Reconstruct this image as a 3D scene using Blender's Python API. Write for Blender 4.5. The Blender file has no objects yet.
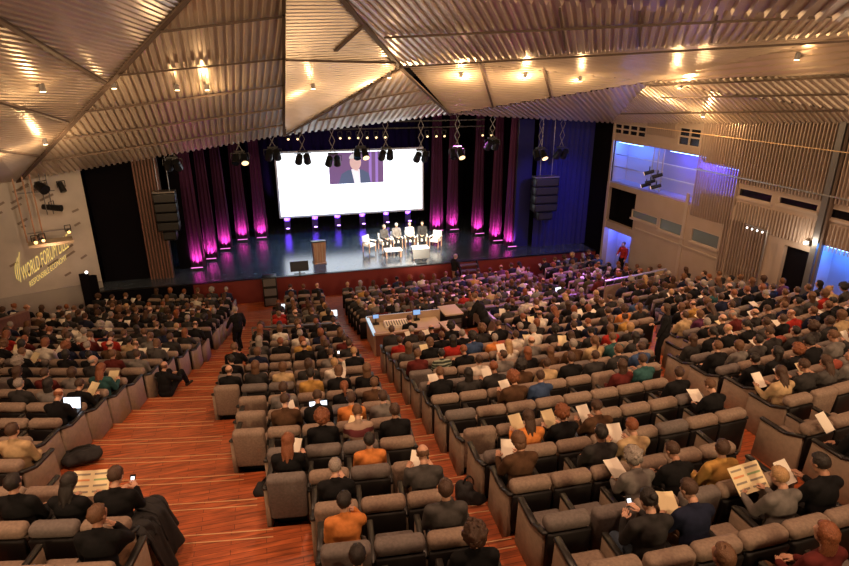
import bpy, bmesh, math, random
import numpy as np
from mathutils import Vector, Matrix, Euler

# ------------------------------------------------------------------ camera, world, exposure
scene = bpy.context.scene
COL = scene.collection
FPX, PITCH, YAW, EYE = 580.0, math.radians(20.0), math.radians(15.0), 9.8
cam_data = bpy.data.cameras.new('camera')
cam_data.sensor_width = 36.0
cam_data.lens = FPX * 36.0 / 849.0
cam_data.clip_end = 200
cam = bpy.data.objects.new('camera', cam_data)
COL.objects.link(cam)
cam.location = (0, 0, EYE)
cam.rotation_euler = (math.pi / 2 - PITCH, 0, -YAW)
scene.camera = cam
vs = scene.view_settings
vs.view_transform = 'Standard'; vs.look = 'None'; vs.gamma = 1.0; vs.use_curve_mapping = False
vs.exposure = 0.0
world = bpy.data.worlds.new('hall_air'); scene.world = world
world.use_nodes = True
world.node_tree.nodes['Background'].inputs[0].default_value = (1.0, 0.62, 0.42, 1)
world.node_tree.nodes['Background'].inputs[1].default_value = 0.012

def light(kind, name, loc, power, color, size=0.2, target=None, angle=100, blend=0.6):
    d = bpy.data.lights.new(name, kind)
    d.energy = power; d.color = color
    if kind == 'AREA':
        d.shape = 'DISK'; d.size = size
    else:
        d.shadow_soft_size = size
    if kind == 'SPOT':
        d.spot_size = math.radians(angle); d.spot_blend = blend
    o = bpy.data.objects.new(name, d); COL.objects.link(o)
    o.location = loc
    if target is not None:
        o.rotation_euler = (Vector(target) - Vector(loc)).to_track_quat('-Z', 'Y').to_euler()
    return o

WARM = (1.0, 0.56, 0.33)
# house lights: recessed in the ceiling high over the audience
HOUSE = [(-8, 14, 10.4, 0.7), (-4.5, 8, 11.6, 1.15), (1.0, 5, 12.4, 1.0), (1.5, 12, 11.4, 0.8), (7.0, 7.5, 11.4, 0.9),
         (8, 14, 10.2, 0.6), (14, 11, 9.6, 0.65), (13, 17, 9.2, 0.5), (-5, 19, 9.0, 0.35), (5, 3, 12.4, 1.0), (12, 3, 11.5, 0.7), (-7, 4, 12.2, 0.7)]
for x, y, z, w in HOUSE:
    light('SPOT', 'house_light', (x, y, z), 940 * w, WARM, 0.25, (x, y + 0.5, 0), 125, 0.8)
# stage: white key on the speakers, violet wash from the side over the front rows
light('SPOT', 'stage_key', (6.5, 20.5, 8.6), 24000, (1.0, 0.86, 0.66), 0.15, (6.6, 28.3, 1.1), 30, 0.9)
light('SPOT', 'stage_key', (2.5, 21, 8.4), 500, (1.0, 0.9, 0.8), 0.15, (2.4, 27.2, 1.6), 16, 0.7)
# added spots without fixtures, aimed upward to brighten the ceiling
for x, y, z, tx, ty, tz, w in ((-9.5, 9, 6.8, -4, 17, 10.5, 1.0), (-4, -1.5, 9.0, -3, 14, 11.5, 1.2), (4, -1.5, 9.0, 5, 14, 11.5, 1.2), (11, -0.5, 8.6, 10, 14, 10.3, 1.1), (15.6, 6, 7.4, 10, 15, 10.0, 0.9), (-8.3, 18.5, 5.2, -3, 21, 9.0, 0.6)):
    light('SPOT', 'ceiling_fill', (x, y, z), 1700 * w, (1.0, 0.66, 0.36), 0.3, (tx, ty, tz), 110, 0.9)
light('SPOT', 'wall_fill', (-5.0, 18.0, 8.2), 420, (1.0, 0.74, 0.52), 0.2, (-9.5, 25.0, 3.4), 60, 0.9)  # added spot without a fixture, brightens the left stone wall
light('SPOT', 'violet_wash', (15.2, 23.5, 6.2), 3000, (0.60, 0.16, 1.0), 0.2, (9.5, 20.5, 0.8), 75, 0.8)
light('SPOT', 'violet_wash', (9.0, 27.0, 7.2), 1900, (0.85, 0.20, 0.9), 0.2, (9.5, 20.0, 0.5), 80, 0.8)
light('SPOT', 'blue_wash', (13.8, 22.5, 6.8), 650, (0.10, 0.10, 1.0), 0.2, (13.9, 27.2, 3.0), 70, 0.9)
light('SPOT', 'blue_wash', (3.2, 26.7, 8.2), 1500, (0.16, 0.5, 1.0), 0.2, (2.6, 28.2, 1.1), 100, 0.9)  # added cyan spot, strengthens the screen's reflection on the deck

rng = random.Random(11)
PI = math.pi

# ------------------------------------------------------------------ pixel helpers (849 x 566 frame)
FW = Vector((math.sin(YAW) * math.cos(PITCH), math.cos(YAW) * math.cos(PITCH), -math.sin(PITCH)))
RT = Vector((math.cos(YAW), -math.sin(YAW), 0))
UP = RT.cross(FW)
CAM = Vector((0, 0, EYE))
def ray(px, py): return FW * FPX + RT * (px - 424.5) - UP * (py - 283.0)
def at_y(px, py, y):
    d = ray(px, py); return CAM + d * (y / d.y)
def at_z(px, py, z):
    d = ray(px, py); return CAM + d * ((z - EYE) / d.z)
def at_plane(px, py, p, n):
    d = ray(px, py); return CAM + d * ((Vector(p) - CAM).dot(n) / d.dot(n))
def project(p):
    q = Vector(p) - CAM; z = q.dot(FW)
    return 424.5 + FPX * q.dot(RT) / z, 283.0 - FPX * q.dot(UP) / z, z

# ------------------------------------------------------------------ materials
MATS = {}
def mat(name, color, rough=0.6, metal=0.0, noise=0.0, scale=8.0, bump=0.0, emit=None, strength=0.0, spec=0.5, stretch=(1, 1, 1), sheen=0.0, obj_space=True):
    if name in MATS: return MATS[name]
    m = bpy.data.materials.new(name); m.use_nodes = True
    nt = m.node_tree; b = nt.nodes['Principled BSDF']
    b.inputs['Base Color'].default_value = (*color, 1)
    b.inputs['Roughness'].default_value = rough
    b.inputs['Metallic'].default_value = metal
    b.inputs['Specular IOR Level'].default_value = spec
    if sheen: b.inputs['Sheen Weight'].default_value = sheen
    if noise or bump:
        tc = nt.nodes.new('ShaderNodeTexCoord'); mp = nt.nodes.new('ShaderNodeMapping')
        mp.inputs['Scale'].default_value = stretch
        nt.links.new(tc.outputs['Object'], mp.inputs['Vector'])
        nz = nt.nodes.new('ShaderNodeTexNoise'); nz.inputs['Scale'].default_value = scale; nz.inputs['Detail'].default_value = 4
        nt.links.new(mp.outputs['Vector'], nz.inputs['Vector'])
        if noise:
            r = nt.nodes.new('ShaderNodeValToRGB')
            r.color_ramp.elements[0].position = 0.3; r.color_ramp.elements[1].position = 0.7
            r.color_ramp.elements[0].color = (*[max(0, c * (1 - noise)) for c in color], 1)
            r.color_ramp.elements[1].color = (*[min(1, c * (1 + noise)) for c in color], 1)
            nt.links.new(nz.outputs['Fac'], r.inputs['Fac']); nt.links.new(r.outputs['Color'], b.inputs['Base Color'])
        if bump:
            bp = nt.nodes.new('ShaderNodeBump'); bp.inputs['Strength'].default_value = bump; bp.inputs['Distance'].default_value = 0.02
            nt.links.new(nz.outputs['Fac'], bp.inputs['Height']); nt.links.new(bp.outputs['Normal'], b.inputs['Normal'])
    if emit is not None:
        b.inputs['Emission Color'].default_value = (*emit, 1); b.inputs['Emission Strength'].default_value = strength
    MATS[name] = m
    return m

def wood_floor():
    m = bpy.data.materials.new('red_parquet'); m.use_nodes = True; nt = m.node_tree; b = nt.nodes['Principled BSDF']
    g = nt.nodes.new('ShaderNodeNewGeometry')
    mp = nt.nodes.new('ShaderNodeMapping'); mp.inputs['Scale'].default_value = (1.2, 9.0, 1.0)
    nt.links.new(g.outputs['Position'], mp.inputs['Vector'])
    nz = nt.nodes.new('ShaderNodeTexNoise'); nz.inputs['Scale'].default_value = 2.2; nz.inputs['Detail'].default_value = 6
    nt.links.new(mp.outputs['Vector'], nz.inputs['Vector'])
    br = nt.nodes.new('ShaderNodeTexBrick'); br.inputs['Scale'].default_value = 1.0
    br.inputs['Brick Width'].default_value = 0.9; br.inputs['Row Height'].default_value = 0.09; br.inputs['Mortar Size'].default_value = 0.004
    br.inputs['Color1'].default_value = (0.37, 0.085, 0.026, 1); br.inputs['Color2'].default_value = (0.46, 0.118, 0.038, 1); br.inputs['Mortar'].default_value = (0.12, 0.03, 0.012, 1)
    nt.links.new(g.outputs['Position'], br.inputs['Vector'])
    r = nt.nodes.new('ShaderNodeValToRGB')
    r.color_ramp.elements[0].position = 0.3; r.color_ramp.elements[0].color = (0.5, 0.5, 0.5, 1)
    r.color_ramp.elements[1].position = 0.72; r.color_ramp.elements[1].color = (1.35, 1.3, 1.25, 1)
    nt.links.new(nz.outputs['Fac'], r.inputs['Fac'])
    mx = nt.nodes.new('ShaderNodeMix'); mx.data_type = 'RGBA'; mx.blend_type = 'MULTIPLY'; mx.inputs[0].default_value = 1.0
    nt.links.new(br.outputs['Color'], mx.inputs[6]); nt.links.new(r.outputs['Color'], mx.inputs[7])
    nt.links.new(mx.outputs[2], b.inputs['Base Color'])
    b.inputs['Roughness'].default_value = 0.42
    MATS['red_parquet'] = m
    return m
wood_floor()

def vcol_mat(name, rough):
    m = bpy.data.materials.new(name); m.use_nodes = True; nt = m.node_tree; b = nt.nodes['Principled BSDF']
    a = nt.nodes.new('ShaderNodeAttribute'); a.attribute_name = 'tint'
    nt.links.new(a.outputs['Color'], b.inputs['Base Color']); b.inputs['Roughness'].default_value = rough; b.inputs['Specular IOR Level'].default_value = 0.2
    MATS[name] = m; return m
vcol_mat('crowd_cloth', 0.75); vcol_mat('row_fabric', 0.8)

M = lambda n: MATS[n]
mat('taupe_fabric', (0.245, 0.178, 0.135), 0.85, noise=0.18, scale=30, bump=0.15)
mat('grey_fabric', (0.145, 0.122, 0.112), 0.85, noise=0.18, scale=30, bump=0.15)
mat('rust_fabric', (0.27, 0.055, 0.032), 0.85, noise=0.18, scale=30, bump=0.15)
mat('black_shell', (0.010, 0.009, 0.009), 0.6, spec=0.25)
mat('panel_taupe', (0.29, 0.215, 0.155), 0.7, noise=0.12, scale=14)
mat('black_pad', (0.014, 0.013, 0.013), 0.42)
mat('brass', (0.66, 0.44, 0.24), 0.5, metal=0.3)
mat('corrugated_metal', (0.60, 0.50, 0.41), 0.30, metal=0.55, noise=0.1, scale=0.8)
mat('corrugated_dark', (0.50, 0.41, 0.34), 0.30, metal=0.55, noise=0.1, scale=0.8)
mat('joint_dark', (0.10, 0.07, 0.055), 0.7, spec=0.2)
mat('wall_beige', (0.34, 0.26, 0.21), 0.75, noise=0.06, scale=1.5)
mat('wall_stone', (0.46, 0.41, 0.36), 0.85, noise=0.10, scale=1.2, bump=0.1)
mat('stone_plinth', (0.33, 0.30, 0.27), 0.85, noise=0.10, scale=1.2)
mat('slot_dark', (0.22, 0.175, 0.145), 0.9)
mat('black_drape', (0.005, 0.004, 0.006), 0.9, spec=0.05)
mat('plum_velvet', (0.07, 0.021, 0.06), 0.9, spec=0.1)
mat('blue_velvet', (0.022, 0.022, 0.12), 0.9, spec=0.1)
mat('blue_flat', (0.016, 0.017, 0.09), 0.8, spec=0.1)
mat('stage_black', (0.05, 0.065, 0.085), 0.20, noise=0.55, scale=5, spec=0.95)
mat('stage_red', (0.15, 0.014, 0.010), 0.6)
mat('violet_streak', (0.13, 0.08, 0.36), 0.9)  # violet of the uplight beams put into the base colour
mat('fin_metal', (0.44, 0.34, 0.28), 0.4, metal=0.4)
mat('column_wood', (0.17, 0.072, 0.052), 0.6, noise=0.2, scale=3, stretch=(6, 6, 0.5))
mat('lectern_wood', (0.36, 0.20, 0.12), 0.5, noise=0.2, scale=4, stretch=(4, 4, 0.6))
mat('black_metal', (0.012, 0.012, 0.013), 0.4, metal=0.3)
mat('steel', (0.42, 0.40, 0.38), 0.35, metal=0.8)
mat('grey_metal', (0.16, 0.15, 0.15), 0.45, metal=0.5)
mat('white_leather', (0.80, 0.76, 0.70), 0.5)
mat('white_gloss', (0.86, 0.85, 0.82), 0.3)
mat('paper_white', (0.82, 0.76, 0.66), 0.8)
mat('paper_cream', (0.80, 0.68, 0.42), 0.8)
mat('paper_lime', (0.55, 0.72, 0.08), 0.7)
mat('print_ink', (0.30, 0.26, 0.20), 0.8)
mat('print_green', (0.30, 0.42, 0.20), 0.8)
mat('print_orange', (0.70, 0.32, 0.14), 0.8)
mat('canvas_black', (0.012, 0.012, 0.014), 0.8, noise=0.2, scale=20, bump=0.2)
mat('case_top', (0.48, 0.38, 0.26), 0.6)
mat('desk_wood', (0.42, 0.30, 0.20), 0.5)
mat('glass_dark', (0.006, 0.006, 0.008), 0.12)
mat('glass_room', (0.05, 0.06, 0.055), 0.15, emit=(0.26, 0.20, 0.14), strength=0.16)
mat('frame_beige', (0.38, 0.30, 0.245), 0.6)
mat('eye_dark', (0.02, 0.015, 0.012), 0.3); mat('lip', (0.42, 0.14, 0.11), 0.5)
mat('screen_white', (0.9, 0.9, 0.9), 0.6, emit=(0.86, 0.95, 1.0), strength=2.6)
mat('screen_frame', (0.5, 0.5, 0.55), 0.6)
mat('picture_violet', (0.1, 0.05, 0.15), 0.6, emit=(0.16, 0.085, 0.20), strength=1.0)
mat('picture_violet_light', (0.1, 0.05, 0.15), 0.6, emit=(0.36, 0.20, 0.62), strength=1.0)
mat('picture_suit', (0.05, 0.06, 0.1), 0.6, emit=(0.085, 0.11, 0.20), strength=1.0)
mat('picture_skin', (0.4, 0.3, 0.3), 0.6, emit=(0.62, 0.40, 0.38), strength=1.0)
mat('picture_hair', (0.4, 0.4, 0.4), 0.6, emit=(0.62, 0.58, 0.62), strength=1.0)
mat('picture_shirt', (0.6, 0.6, 0.7), 0.6, emit=(0.85, 0.80, 0.90), strength=1.0)
mat('display_glow', (0.6, 0.7, 0.9), 0.4, emit=(0.80, 0.90, 1.0), strength=1.5)
mat('display_blue', (0.2, 0.4, 0.8), 0.4, emit=(0.25, 0.50, 1.0), strength=0.7)
mat('lamp_warm', (1, 0.8, 0.5), 0.4, emit=(1.0, 0.72, 0.36), strength=14.0)
mat('lamp_amber', (1, 0.7, 0.4), 0.4, emit=(1.0, 0.68, 0.34), strength=2.2)
mat('lamp_gantry', (1, 0.7, 0.4), 0.4, emit=(1.0, 0.55, 0.16), strength=2.5)
mat('lamp_white', (1, 1, 1), 0.4, emit=(1.0, 0.93, 0.85), strength=4.0)
mat('lamp_blue', (0.2, 0.4, 1), 0.4, emit=(0.22, 0.42, 1.0), strength=12.0)
mat('lamp_violet', (0.6, 0.3, 1), 0.4, emit=(0.55, 0.25, 1.0), strength=8.0)
mat('lamp_magenta', (0.9, 0.3, 0.9), 0.4, emit=(1.0, 0.22, 0.75), strength=1.6)
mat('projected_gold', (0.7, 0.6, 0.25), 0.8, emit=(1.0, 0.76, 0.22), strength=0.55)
mat('niche_white', (0.40, 0.42, 0.56), 0.7)
mat('rail_metal', (0.55, 0.55, 0.62), 0.35, metal=0.6)
mat('desk_light_strip', (0.5, 0.7, 0.9), 0.4, emit=(0.30, 0.55, 0.75), strength=0.8)

# ------------------------------------------------------------------ mesh builder
class MB:
    def __init__(self): self.v = []; self.f = []; self.m = []; self.cur = 0
    def add(self, vs_, fs_):
        o = len(self.v); self.v += [tuple(p) for p in vs_]
        self.f += [tuple(i + o for i in q) for q in fs_]; self.m += [self.cur] * len(fs_)
        return self
    def box(self, c, s, rot=None):
        x, y, z = (k / 2 for k in s)
        pts = [Vector(p) for p in ((-x, -y, -z), (x, -y, -z), (x, y, -z), (-x, y, -z), (-x, -y, z), (x, -y, z), (x, y, z), (-x, y, z))]
        if rot is not None:
            e = rot if isinstance(rot, Matrix) else Euler(rot).to_matrix(); pts = [e @ p for p in pts]
        c = Vector(c)
        return self.add([p + c for p in pts], [(0, 3, 2, 1), (4, 5, 6, 7), (0, 1, 5, 4), (1, 2, 6, 5), (2, 3, 7, 6), (3, 0, 4, 7)])
    def bar(self, a, b, w, h=None):
        a = Vector(a); b = Vector(b); d = b - a; L = d.length
        q = d.to_track_quat('Y', 'Z').to_matrix()
        return self.box((a + b) / 2, (w, L, h or w), q)
    def tube(self, a, b, r0, r1=None, n=8, cap=True):
        r1 = r0 if r1 is None else r1
        a = Vector(a); b = Vector(b); q = (b - a).to_track_quat('Z', 'Y').to_matrix()
        vs_ = []
        for p, r in ((a, r0), (b, r1)):
            for i in range(n):
                t = 2 * PI * i / n; vs_.append(p + q @ Vector((r * math.cos(t), r * math.sin(t), 0)))
        fs_ = [(i, (i + 1) % n, n + (i + 1) % n, n + i) for i in range(n)]
        if cap: fs_ += [tuple(range(n - 1, -1, -1)), tuple(range(n, 2 * n))]
        return self.add(vs_, fs_)
    def capsule(self, a, b, r0, r1=None, n=10, k=3):
        r1 = r0 if r1 is None else r1
        a = Vector(a); b = Vector(b); d = b - a
        q = d.to_track_quat('Z', 'Y').to_matrix(); u = d.normalized()
        rings = []
        for j in range(1, k + 1):
            t = -PI / 2 + j * (PI / 2) / k; rings.append((a + u * (r0 * math.sin(t)), r0 * math.cos(t)))
        for j in range(0, k):
            t = j * (PI / 2) / k; rings.append((b + u * (r1 * math.sin(t)), r1 * math.cos(t)))
        vs_ = [a - u * r0]
        for p, r in rings:
            for i in range(n):
                t = 2 * PI * i / n; vs_.append(p + q @ Vector((r * math.cos(t), r * math.sin(t), 0)))
        vs_.append(b + u * r1); fs_ = []
        for i in range(n): fs_.append((0, 1 + (i + 1) % n, 1 + i))
        for j in range(len(rings) - 1):
            for i in range(n):
                s0 = 1 + j * n; s1 = s0 + n
                fs_.append((s0 + i, s0 + (i + 1) % n, s1 + (i + 1) % n, s1 + i))
        s0 = 1 + (len(rings) - 1) * n; e = len(vs_) - 1
        for i in range(n): fs_.append((s0 + i, s0 + (i + 1) % n, e))
        return self.add(vs_, fs_)
    def ell(self, c, r, rot=None, n=14, k=9):
        c = Vector(c); e = rot if isinstance(rot, Matrix) else (Euler(rot).to_matrix() if rot else Matrix.Identity(3))
        vs_ = [c + e @ Vector((0, 0, -r[2]))]
        for j in range(1, k):
            t = -PI / 2 + PI * j / k
            for i in range(n):
                a = 2 * PI * i / n
                vs_.append(c + e @ Vector((r[0] * math.cos(t) * math.cos(a), r[1] * math.cos(t) * math.sin(a), r[2] * math.sin(t))))
        vs_.append(c + e @ Vector((0, 0, r[2]))); fs_ = []
        for i in range(n): fs_.append((0, 1 + (i + 1) % n, 1 + i))
        for j in range(k - 2):
            for i in range(n):
                s0 = 1 + j * n; s1 = s0 + n; fs_.append((s0 + i, s0 + (i + 1) % n, s1 + (i + 1) % n, s1 + i))
        s0 = 1 + (k - 2) * n; t = len(vs_) - 1
        for i in range(n): fs_.append((s0 + i, s0 + (i + 1) % n, t))
        return self.add(vs_, fs_)
    def prism(self, pts, thick):     # planar polygon (3-D points) extruded along its normal
        pts = [Vector(p) for p in pts]; n = (pts[1] - pts[0]).cross(pts[2] - pts[0]).normalized()
        k = len(pts); lo = pts; hi = [p + n * thick for p in pts]
        fs_ = [tuple(range(k - 1, -1, -1)), tuple(range(k, 2 * k))] + [(i, (i + 1) % k, k + (i + 1) % k, k + i) for i in range(k)]
        return self.add(lo + hi, fs_)
    def mesh(self, name, mats, smooth=False):
        me = bpy.data.meshes.new(name); me.from_pydata(self.v, [], self.f)
        for mm in (mats if isinstance(mats, (list, tuple)) else [mats]): me.materials.append(M(mm) if isinstance(mm, str) else mm)
        if any(self.m): me.polygons.foreach_set('material_index', self.m)
        if smooth: me.polygons.foreach_set('use_smooth', [True] * len(me.polygons))
        me.update(); return me
    def build(self, name, mats, parent=None, smooth=False, bevel=0.0):
        me = self.mesh(name, mats, smooth)
        if bevel: me = bevel_mesh(me, bevel)
        return link(name, me, parent)

def bevel_mesh(me, w, seg=2):
    bm = bmesh.new(); bm.from_mesh(me)
    bmesh.ops.bevel(bm, geom=bm.edges[:], offset=w, segments=seg, profile=0.5, affect='EDGES', clamp_overlap=True)
    for f in bm.faces: f.smooth = True
    bm.to_mesh(me); bm.free(); return me

def link(name, data, parent=None):
    o = bpy.data.objects.new(name, data); COL.objects.link(o)
    if parent is not None: o.parent = parent
    return o
def tag(o, label=None, cat=None, group=None, kind=None):
    if label: o['label'] = label
    if cat: o['category'] = cat
    if group: o['group'] = group
    if kind: o['kind'] = kind
    return o
def empty(name, loc=(0, 0, 0), rz=0.0, scale=1.0):
    o = bpy.data.objects.new(name, None); COL.objects.link(o)
    o.location = loc; o.rotation_euler = (0, 0, rz); o.scale = (scale,) * 3; o.empty_display_size = 0.1
    return o
def kids_of(o): return [c for c in COL.objects if c.parent == o]
def modded(me, *mods):
    o = bpy.data.objects.new('temporary', me); COL.objects.link(o)
    for kind, kw in mods:
        md = o.modifiers.new('m', kind)
        for k, v in kw.items(): setattr(md, k, v)
    dg = bpy.context.evaluated_depsgraph_get()
    r = bpy.data.meshes.new_from_object(o.evaluated_get(dg))
    bpy.data.objects.remove(o); return r

# ------------------------------------------------------------------ raked floor
X0, RAD = 4.4, 45.0
RAD_L = 34.0
def sag(x): return (x - X0) ** 2 / (2 * (RAD if x > X0 else RAD_L))
def row_turn(x): return math.atan((x - X0) / (RAD if x > X0 else RAD_L))
def ramp(yp): return max(0.0, 3.95 - 0.25 * (yp - 6.0))
ROWS = []                                  # (yp of the seat-back rear, tread height, rows behind the rail)
for i in range(-2, 14): ROWS.append(4.45 + 0.92 * i)
FRONT = [18.2 + 0.82 * k for k in range(7)]
edges = [b - 0.06 for b in ROWS] + [4.45 + 0.92 * 14 - 0.06] + [b - 0.06 for b in FRONT] + [FRONT[-1] + 0.82]
edges = [edges[0] - 1.84, edges[0] - 0.92] + edges
treads = [(edges[i], edges[i + 1], max(0.0, ramp((edges[i] + edges[i + 1]) / 2))) for i in range(len(edges) - 1)]
treads.append((edges[-1], 27.0, 0.0))
def tread_z(yp):
    for a, b, z in treads:
        if a <= yp < b: return z
    return treads[0][2] if yp < treads[0][0] else 0.0
floor = tag(empty('floor', (0, 0, 0)), 'stepped red-brown parquet floor of the hall under the seat rows', 'floor', kind='structure')
XS = [-16 + 33.5 * i / 40 for i in range(41)]
for a, b, z in treads:
    mb = MB(); vs_ = []
    for x in XS:
        s = sag(x)
        vs_ += [(x, a + s, z), (x, b + s, z), (x, b + s, z - 0.45), (x, a + s, z - 0.45)]
    fs_ = []
    for k in range(len(XS) - 1):
        o = 4 * k
        for q in range(4): fs_.append((o + q, o + (q + 1) % 4, o + 4 + (q + 1) % 4, o + 4 + q))
    fs_ += [(0, 3, 2, 1), (160, 161, 162, 163)]
    mb.add(vs_, fs_); mb.build('step', 'red_parquet', floor)

def interp(tab, t):
    if t <= tab[0][0]: return tab[0][1]
    for (a, va), (b, vb) in zip(tab, tab[1:]):
        if t <= b: return va + (vb - va) * (t - a) / (b - a)
    return tab[-1][1]
L_EDGE = [(4, -1.7), (6.1, -1.84), (7.3, -3.6), (8.4, -4.0), (10.4, -3.7), (12.8, -3.3), (15.2, -2.68), (16.4, -2.4), (19, -2.2), (23, -1.9)]
C_LEFT = [(3, 0.3), (4.5, 0.15), (5.98, -0.25), (8.08, -0.78), (9.9, -1.27), (11.9, -1.83), (13.5, -1.5), (15.5, -1.2), (18.5, -0.9), (23, -0.3)]
C_RIGHT, R1_LEFT = 1.86, 2.6
R1_RIGHT = [(3, 6.2), (5.8, 6.3), (7.17, 7.4), (9.25, 7.4), (13.93, 11.0), (23, 11.5)]
# brass nosing lines across the two stepped aisles
for a, b, z in treads[1:-2]:
    for off in (0.03, 0.17):
        for x0, x1 in ((interp(L_EDGE, b) + 0.05, interp(C_LEFT, b) - 0.05), (C_RIGHT + 0.03, R1_LEFT - 0.03)):
            n = 5; mb = MB(); vs_ = []
            for k in range(n + 1):
                x = x0 + (x1 - x0) * k / n; y = b + sag(x) - off
                vs_ += [(x, y - 0.015, z - 0.002), (x, y, z - 0.002), (x, y, z + 0.006), (x, y - 0.015, z + 0.006)]
            fs_ = [(4 * k + q, 4 * k + (q + 1) % 4, 4 * k + 4 + (q + 1) % 4, 4 * k + 4 + q) for k in range(n) for q in range(4)] + [(0, 3, 2, 1), (4 * n, 4 * n + 1, 4 * n + 2, 4 * n + 3)]
            mb.add(vs_, fs_); mb.build('nosing_strip', 'brass', floor)

# ------------------------------------------------------------------ ceiling of folded corrugated sheets
ceiling = tag(empty('ceiling', (0, 0, 9)), 'folded corrugated metal ceiling over the hall', 'ceiling', kind='structure')
LW0 = Vector((-7.3, 26.2, 0)); LWD = Vector((-math.sin(math.radians(70)), -math.cos(math.radians(70)), 0)); LWN = Vector((LWD.y, -LWD.x, 0))
def on_left(px, py): return at_plane(px, py, LW0, LWN)
def plane_n(a, b, c): return (b - a).cross(c - a).normalized()
def corrugate(name, poly, d, pitch, amp, material, parent):
    """convex 3-D polygon, rib direction d -> one sheet with trapezoid ribs, facing down"""
    n = plane_n(poly[0], poly[1], poly[2])
    if n.z > 0: n = -n
    u = (d - n * d.dot(n)).normalized(); w = n.cross(u).normalized(); o = poly[0]
    P = [((p - o).dot(u), (p - o).dot(w)) for p in poly]
    lo = min(p[1] for p in P); hi = max(p[1] for p in P)
    def span(t):
        xs = []
        for (a0, b0), (a1, b1) in zip(P, P[1:] + P[:1]):
            if (b0 - t) * (b1 - t) <= 0 and abs(b1 - b0) > 1e-9: xs.append(a0 + (a1 - a0) * (t - b0) / (b1 - b0))
        return (min(xs), max(xs)) if len(xs) >= 2 else None
    vs_ = []; fs_ = []; k = 0; t = lo + 1e-4
    prof = ((0.0, 0.0), (0.38, 0.0), (0.5, 1.0), (0.88, 1.0))
    last = None
    while t < hi:
        for fr, hgt in prof:
            tt = t + fr * pitch
            if tt > hi - 1e-4: break
            s = span(tt)
            if not s: continue
            for q in s: vs_.append(o + u * q + w * tt + n * (hgt * amp))
            if last is not None: fs_.append((last, last + 1, len(vs_) - 1, len(vs_) - 2))
            last = len(vs_) - 2
        t += pitch
    mb = MB(); mb.add(vs_, fs_)
    o_ = mb.build(name, material, parent); o_.matrix_parent_inverse = parent.matrix_basis.inverted(); return o_
def sheet(poly, pa, pb, pitch=0.3, amp=0.09, material='corrugated_metal'):
    n = plane_n(poly[0], poly[1], poly[2])
    d = at_plane(*pb, poly[0], n) - at_plane(*pa, poly[0], n)
    return corrugate('ceiling_panel', poly, d, pitch, amp, material, ceiling)
cA = on_left(18, 180); cA2 = on_left(-170, 205)
cB = at_y(285, 134, 24.5); cC = at_y(450, 113, 24.5); cD = at_y(611, 122, 25.0)
cS = at_y(283, -60, 13.6); n2 = plane_n(cA, cB, cS); cG = at_plane(238, -60, cA, n2)
cP1 = at_y(-170, -60, 8.0)
cK = at_y(400, 65, 19.0); cM = at_y(294, -60, 12.0); n3 = plane_n(cB, cK, cM); cS3 = at_plane(286, -60, cB, n3)
cN = at_y(930, 27, 10.8); cT = at_plane(930, -60, cM, plane_n(cM, cK, cN)); cQ = at_y(650, 84, 19.0); cQ2 = at_y(930, 70, 11.2)
RW0 = Vector((16.0, 25.0, 0)); RWA = math.radians(3.3); RWD = Vector((math.sin(RWA), -math.cos(RWA), 0)); RWN = Vector((math.cos(RWA), math.sin(RWA), 0))
def on_right(px, py, d=0.0): return at_plane(px, py, RW0 + RWN * d, RWN)
cE = on_right(930, 122); cE.z -= 0.0
lift = Vector((0, 0, 0.28))
sheet([cA, cB, cS, cG], (230, 40), (232, 120), 0.21, 0.06)
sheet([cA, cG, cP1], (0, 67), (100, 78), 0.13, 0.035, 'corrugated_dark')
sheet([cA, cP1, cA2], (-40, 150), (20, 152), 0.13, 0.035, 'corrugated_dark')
sheet([cB, cK, cM, cS3], (290, 80), (380, 74), 0.17, 0.045)
sheet([cB, cK, cC], (372, 88), (352, 124), 0.26, 0.07)
sheet([cM, cK, cN, cT], (560, 5), (568, 45), 0.21, 0.06)
sheet([cK + lift, cQ + lift * 0.4, cC], (450, 84), (600, 76), 0.2, 0.035)
sheet([cK + lift, cN + lift, cQ + lift * 0.4], (500, 70), (640, 58), 0.2, 0.035)
sheet([cN + lift, cQ2, cQ + lift * 0.4], (700, 80), (820, 70), 0.2, 0.05)
sheet([cC, cQ + lift * 0.4, cD], (560, 100), (580, 118), 0.2, 0.06)
sheet([cQ + lift * 0.4, cQ2, cE], (760, 80), (800, 112), 0.2, 0.06)
sheet([cQ + lift * 0.4, cE, cD], (700, 100), (720, 118), 0.2, 0.06)
e8 = [at_y(400, -8, 9.6), at_y(930, 22, 6.6), at_y(930, -80, 4.6), at_y(400, -80, 7.0)]
n8 = plane_n(*e8[:3]); e8[3] = at_plane(400, -80, e8[0], n8)
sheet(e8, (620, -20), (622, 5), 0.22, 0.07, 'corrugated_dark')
def joint(pa, pb, poly, w=0.10, drop=0.12):
    n = plane_n(*poly[:3])
    if n.z > 0: n = -n
    a = at_plane(*pa, poly[0], n) + n * drop; b = at_plane(*pb, poly[0], n) + n * drop
    o = MB().bar(a, b, w, 0.05).build('joint_bar', 'joint_dark', ceiling); o.matrix_parent_inverse = ceiling.matrix_basis.inverted()
F2 = [cA, cB, cS]; F1 = [cA, cG, cP1]; F3 = [cB, cK, cM]; F5 = [cM, cK, cN]; F6 = [cK + lift, cQ + lift * 0.4, cC]
for pa, pb in (((160, 27), (282, 12)), ((118, 71), (282, 55)), ((85, 108), (282, 82)), ((62, 136), (282, 105)), ((42, 158), (282, 122))): joint(pa, pb, F2, 0.13)
for pa, pb in (((-30, 0), (103, 80)), ((-30, 90), (66, 120)), ((-30, 145), (38, 154))): joint(pa, pb, F1, 0.12, 0.07)
joint((18, 180), (238, -60), F2, 0.15, 0.08)
joint((284, 134), (284, -60), F2, 0.13, 0.08)
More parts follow.
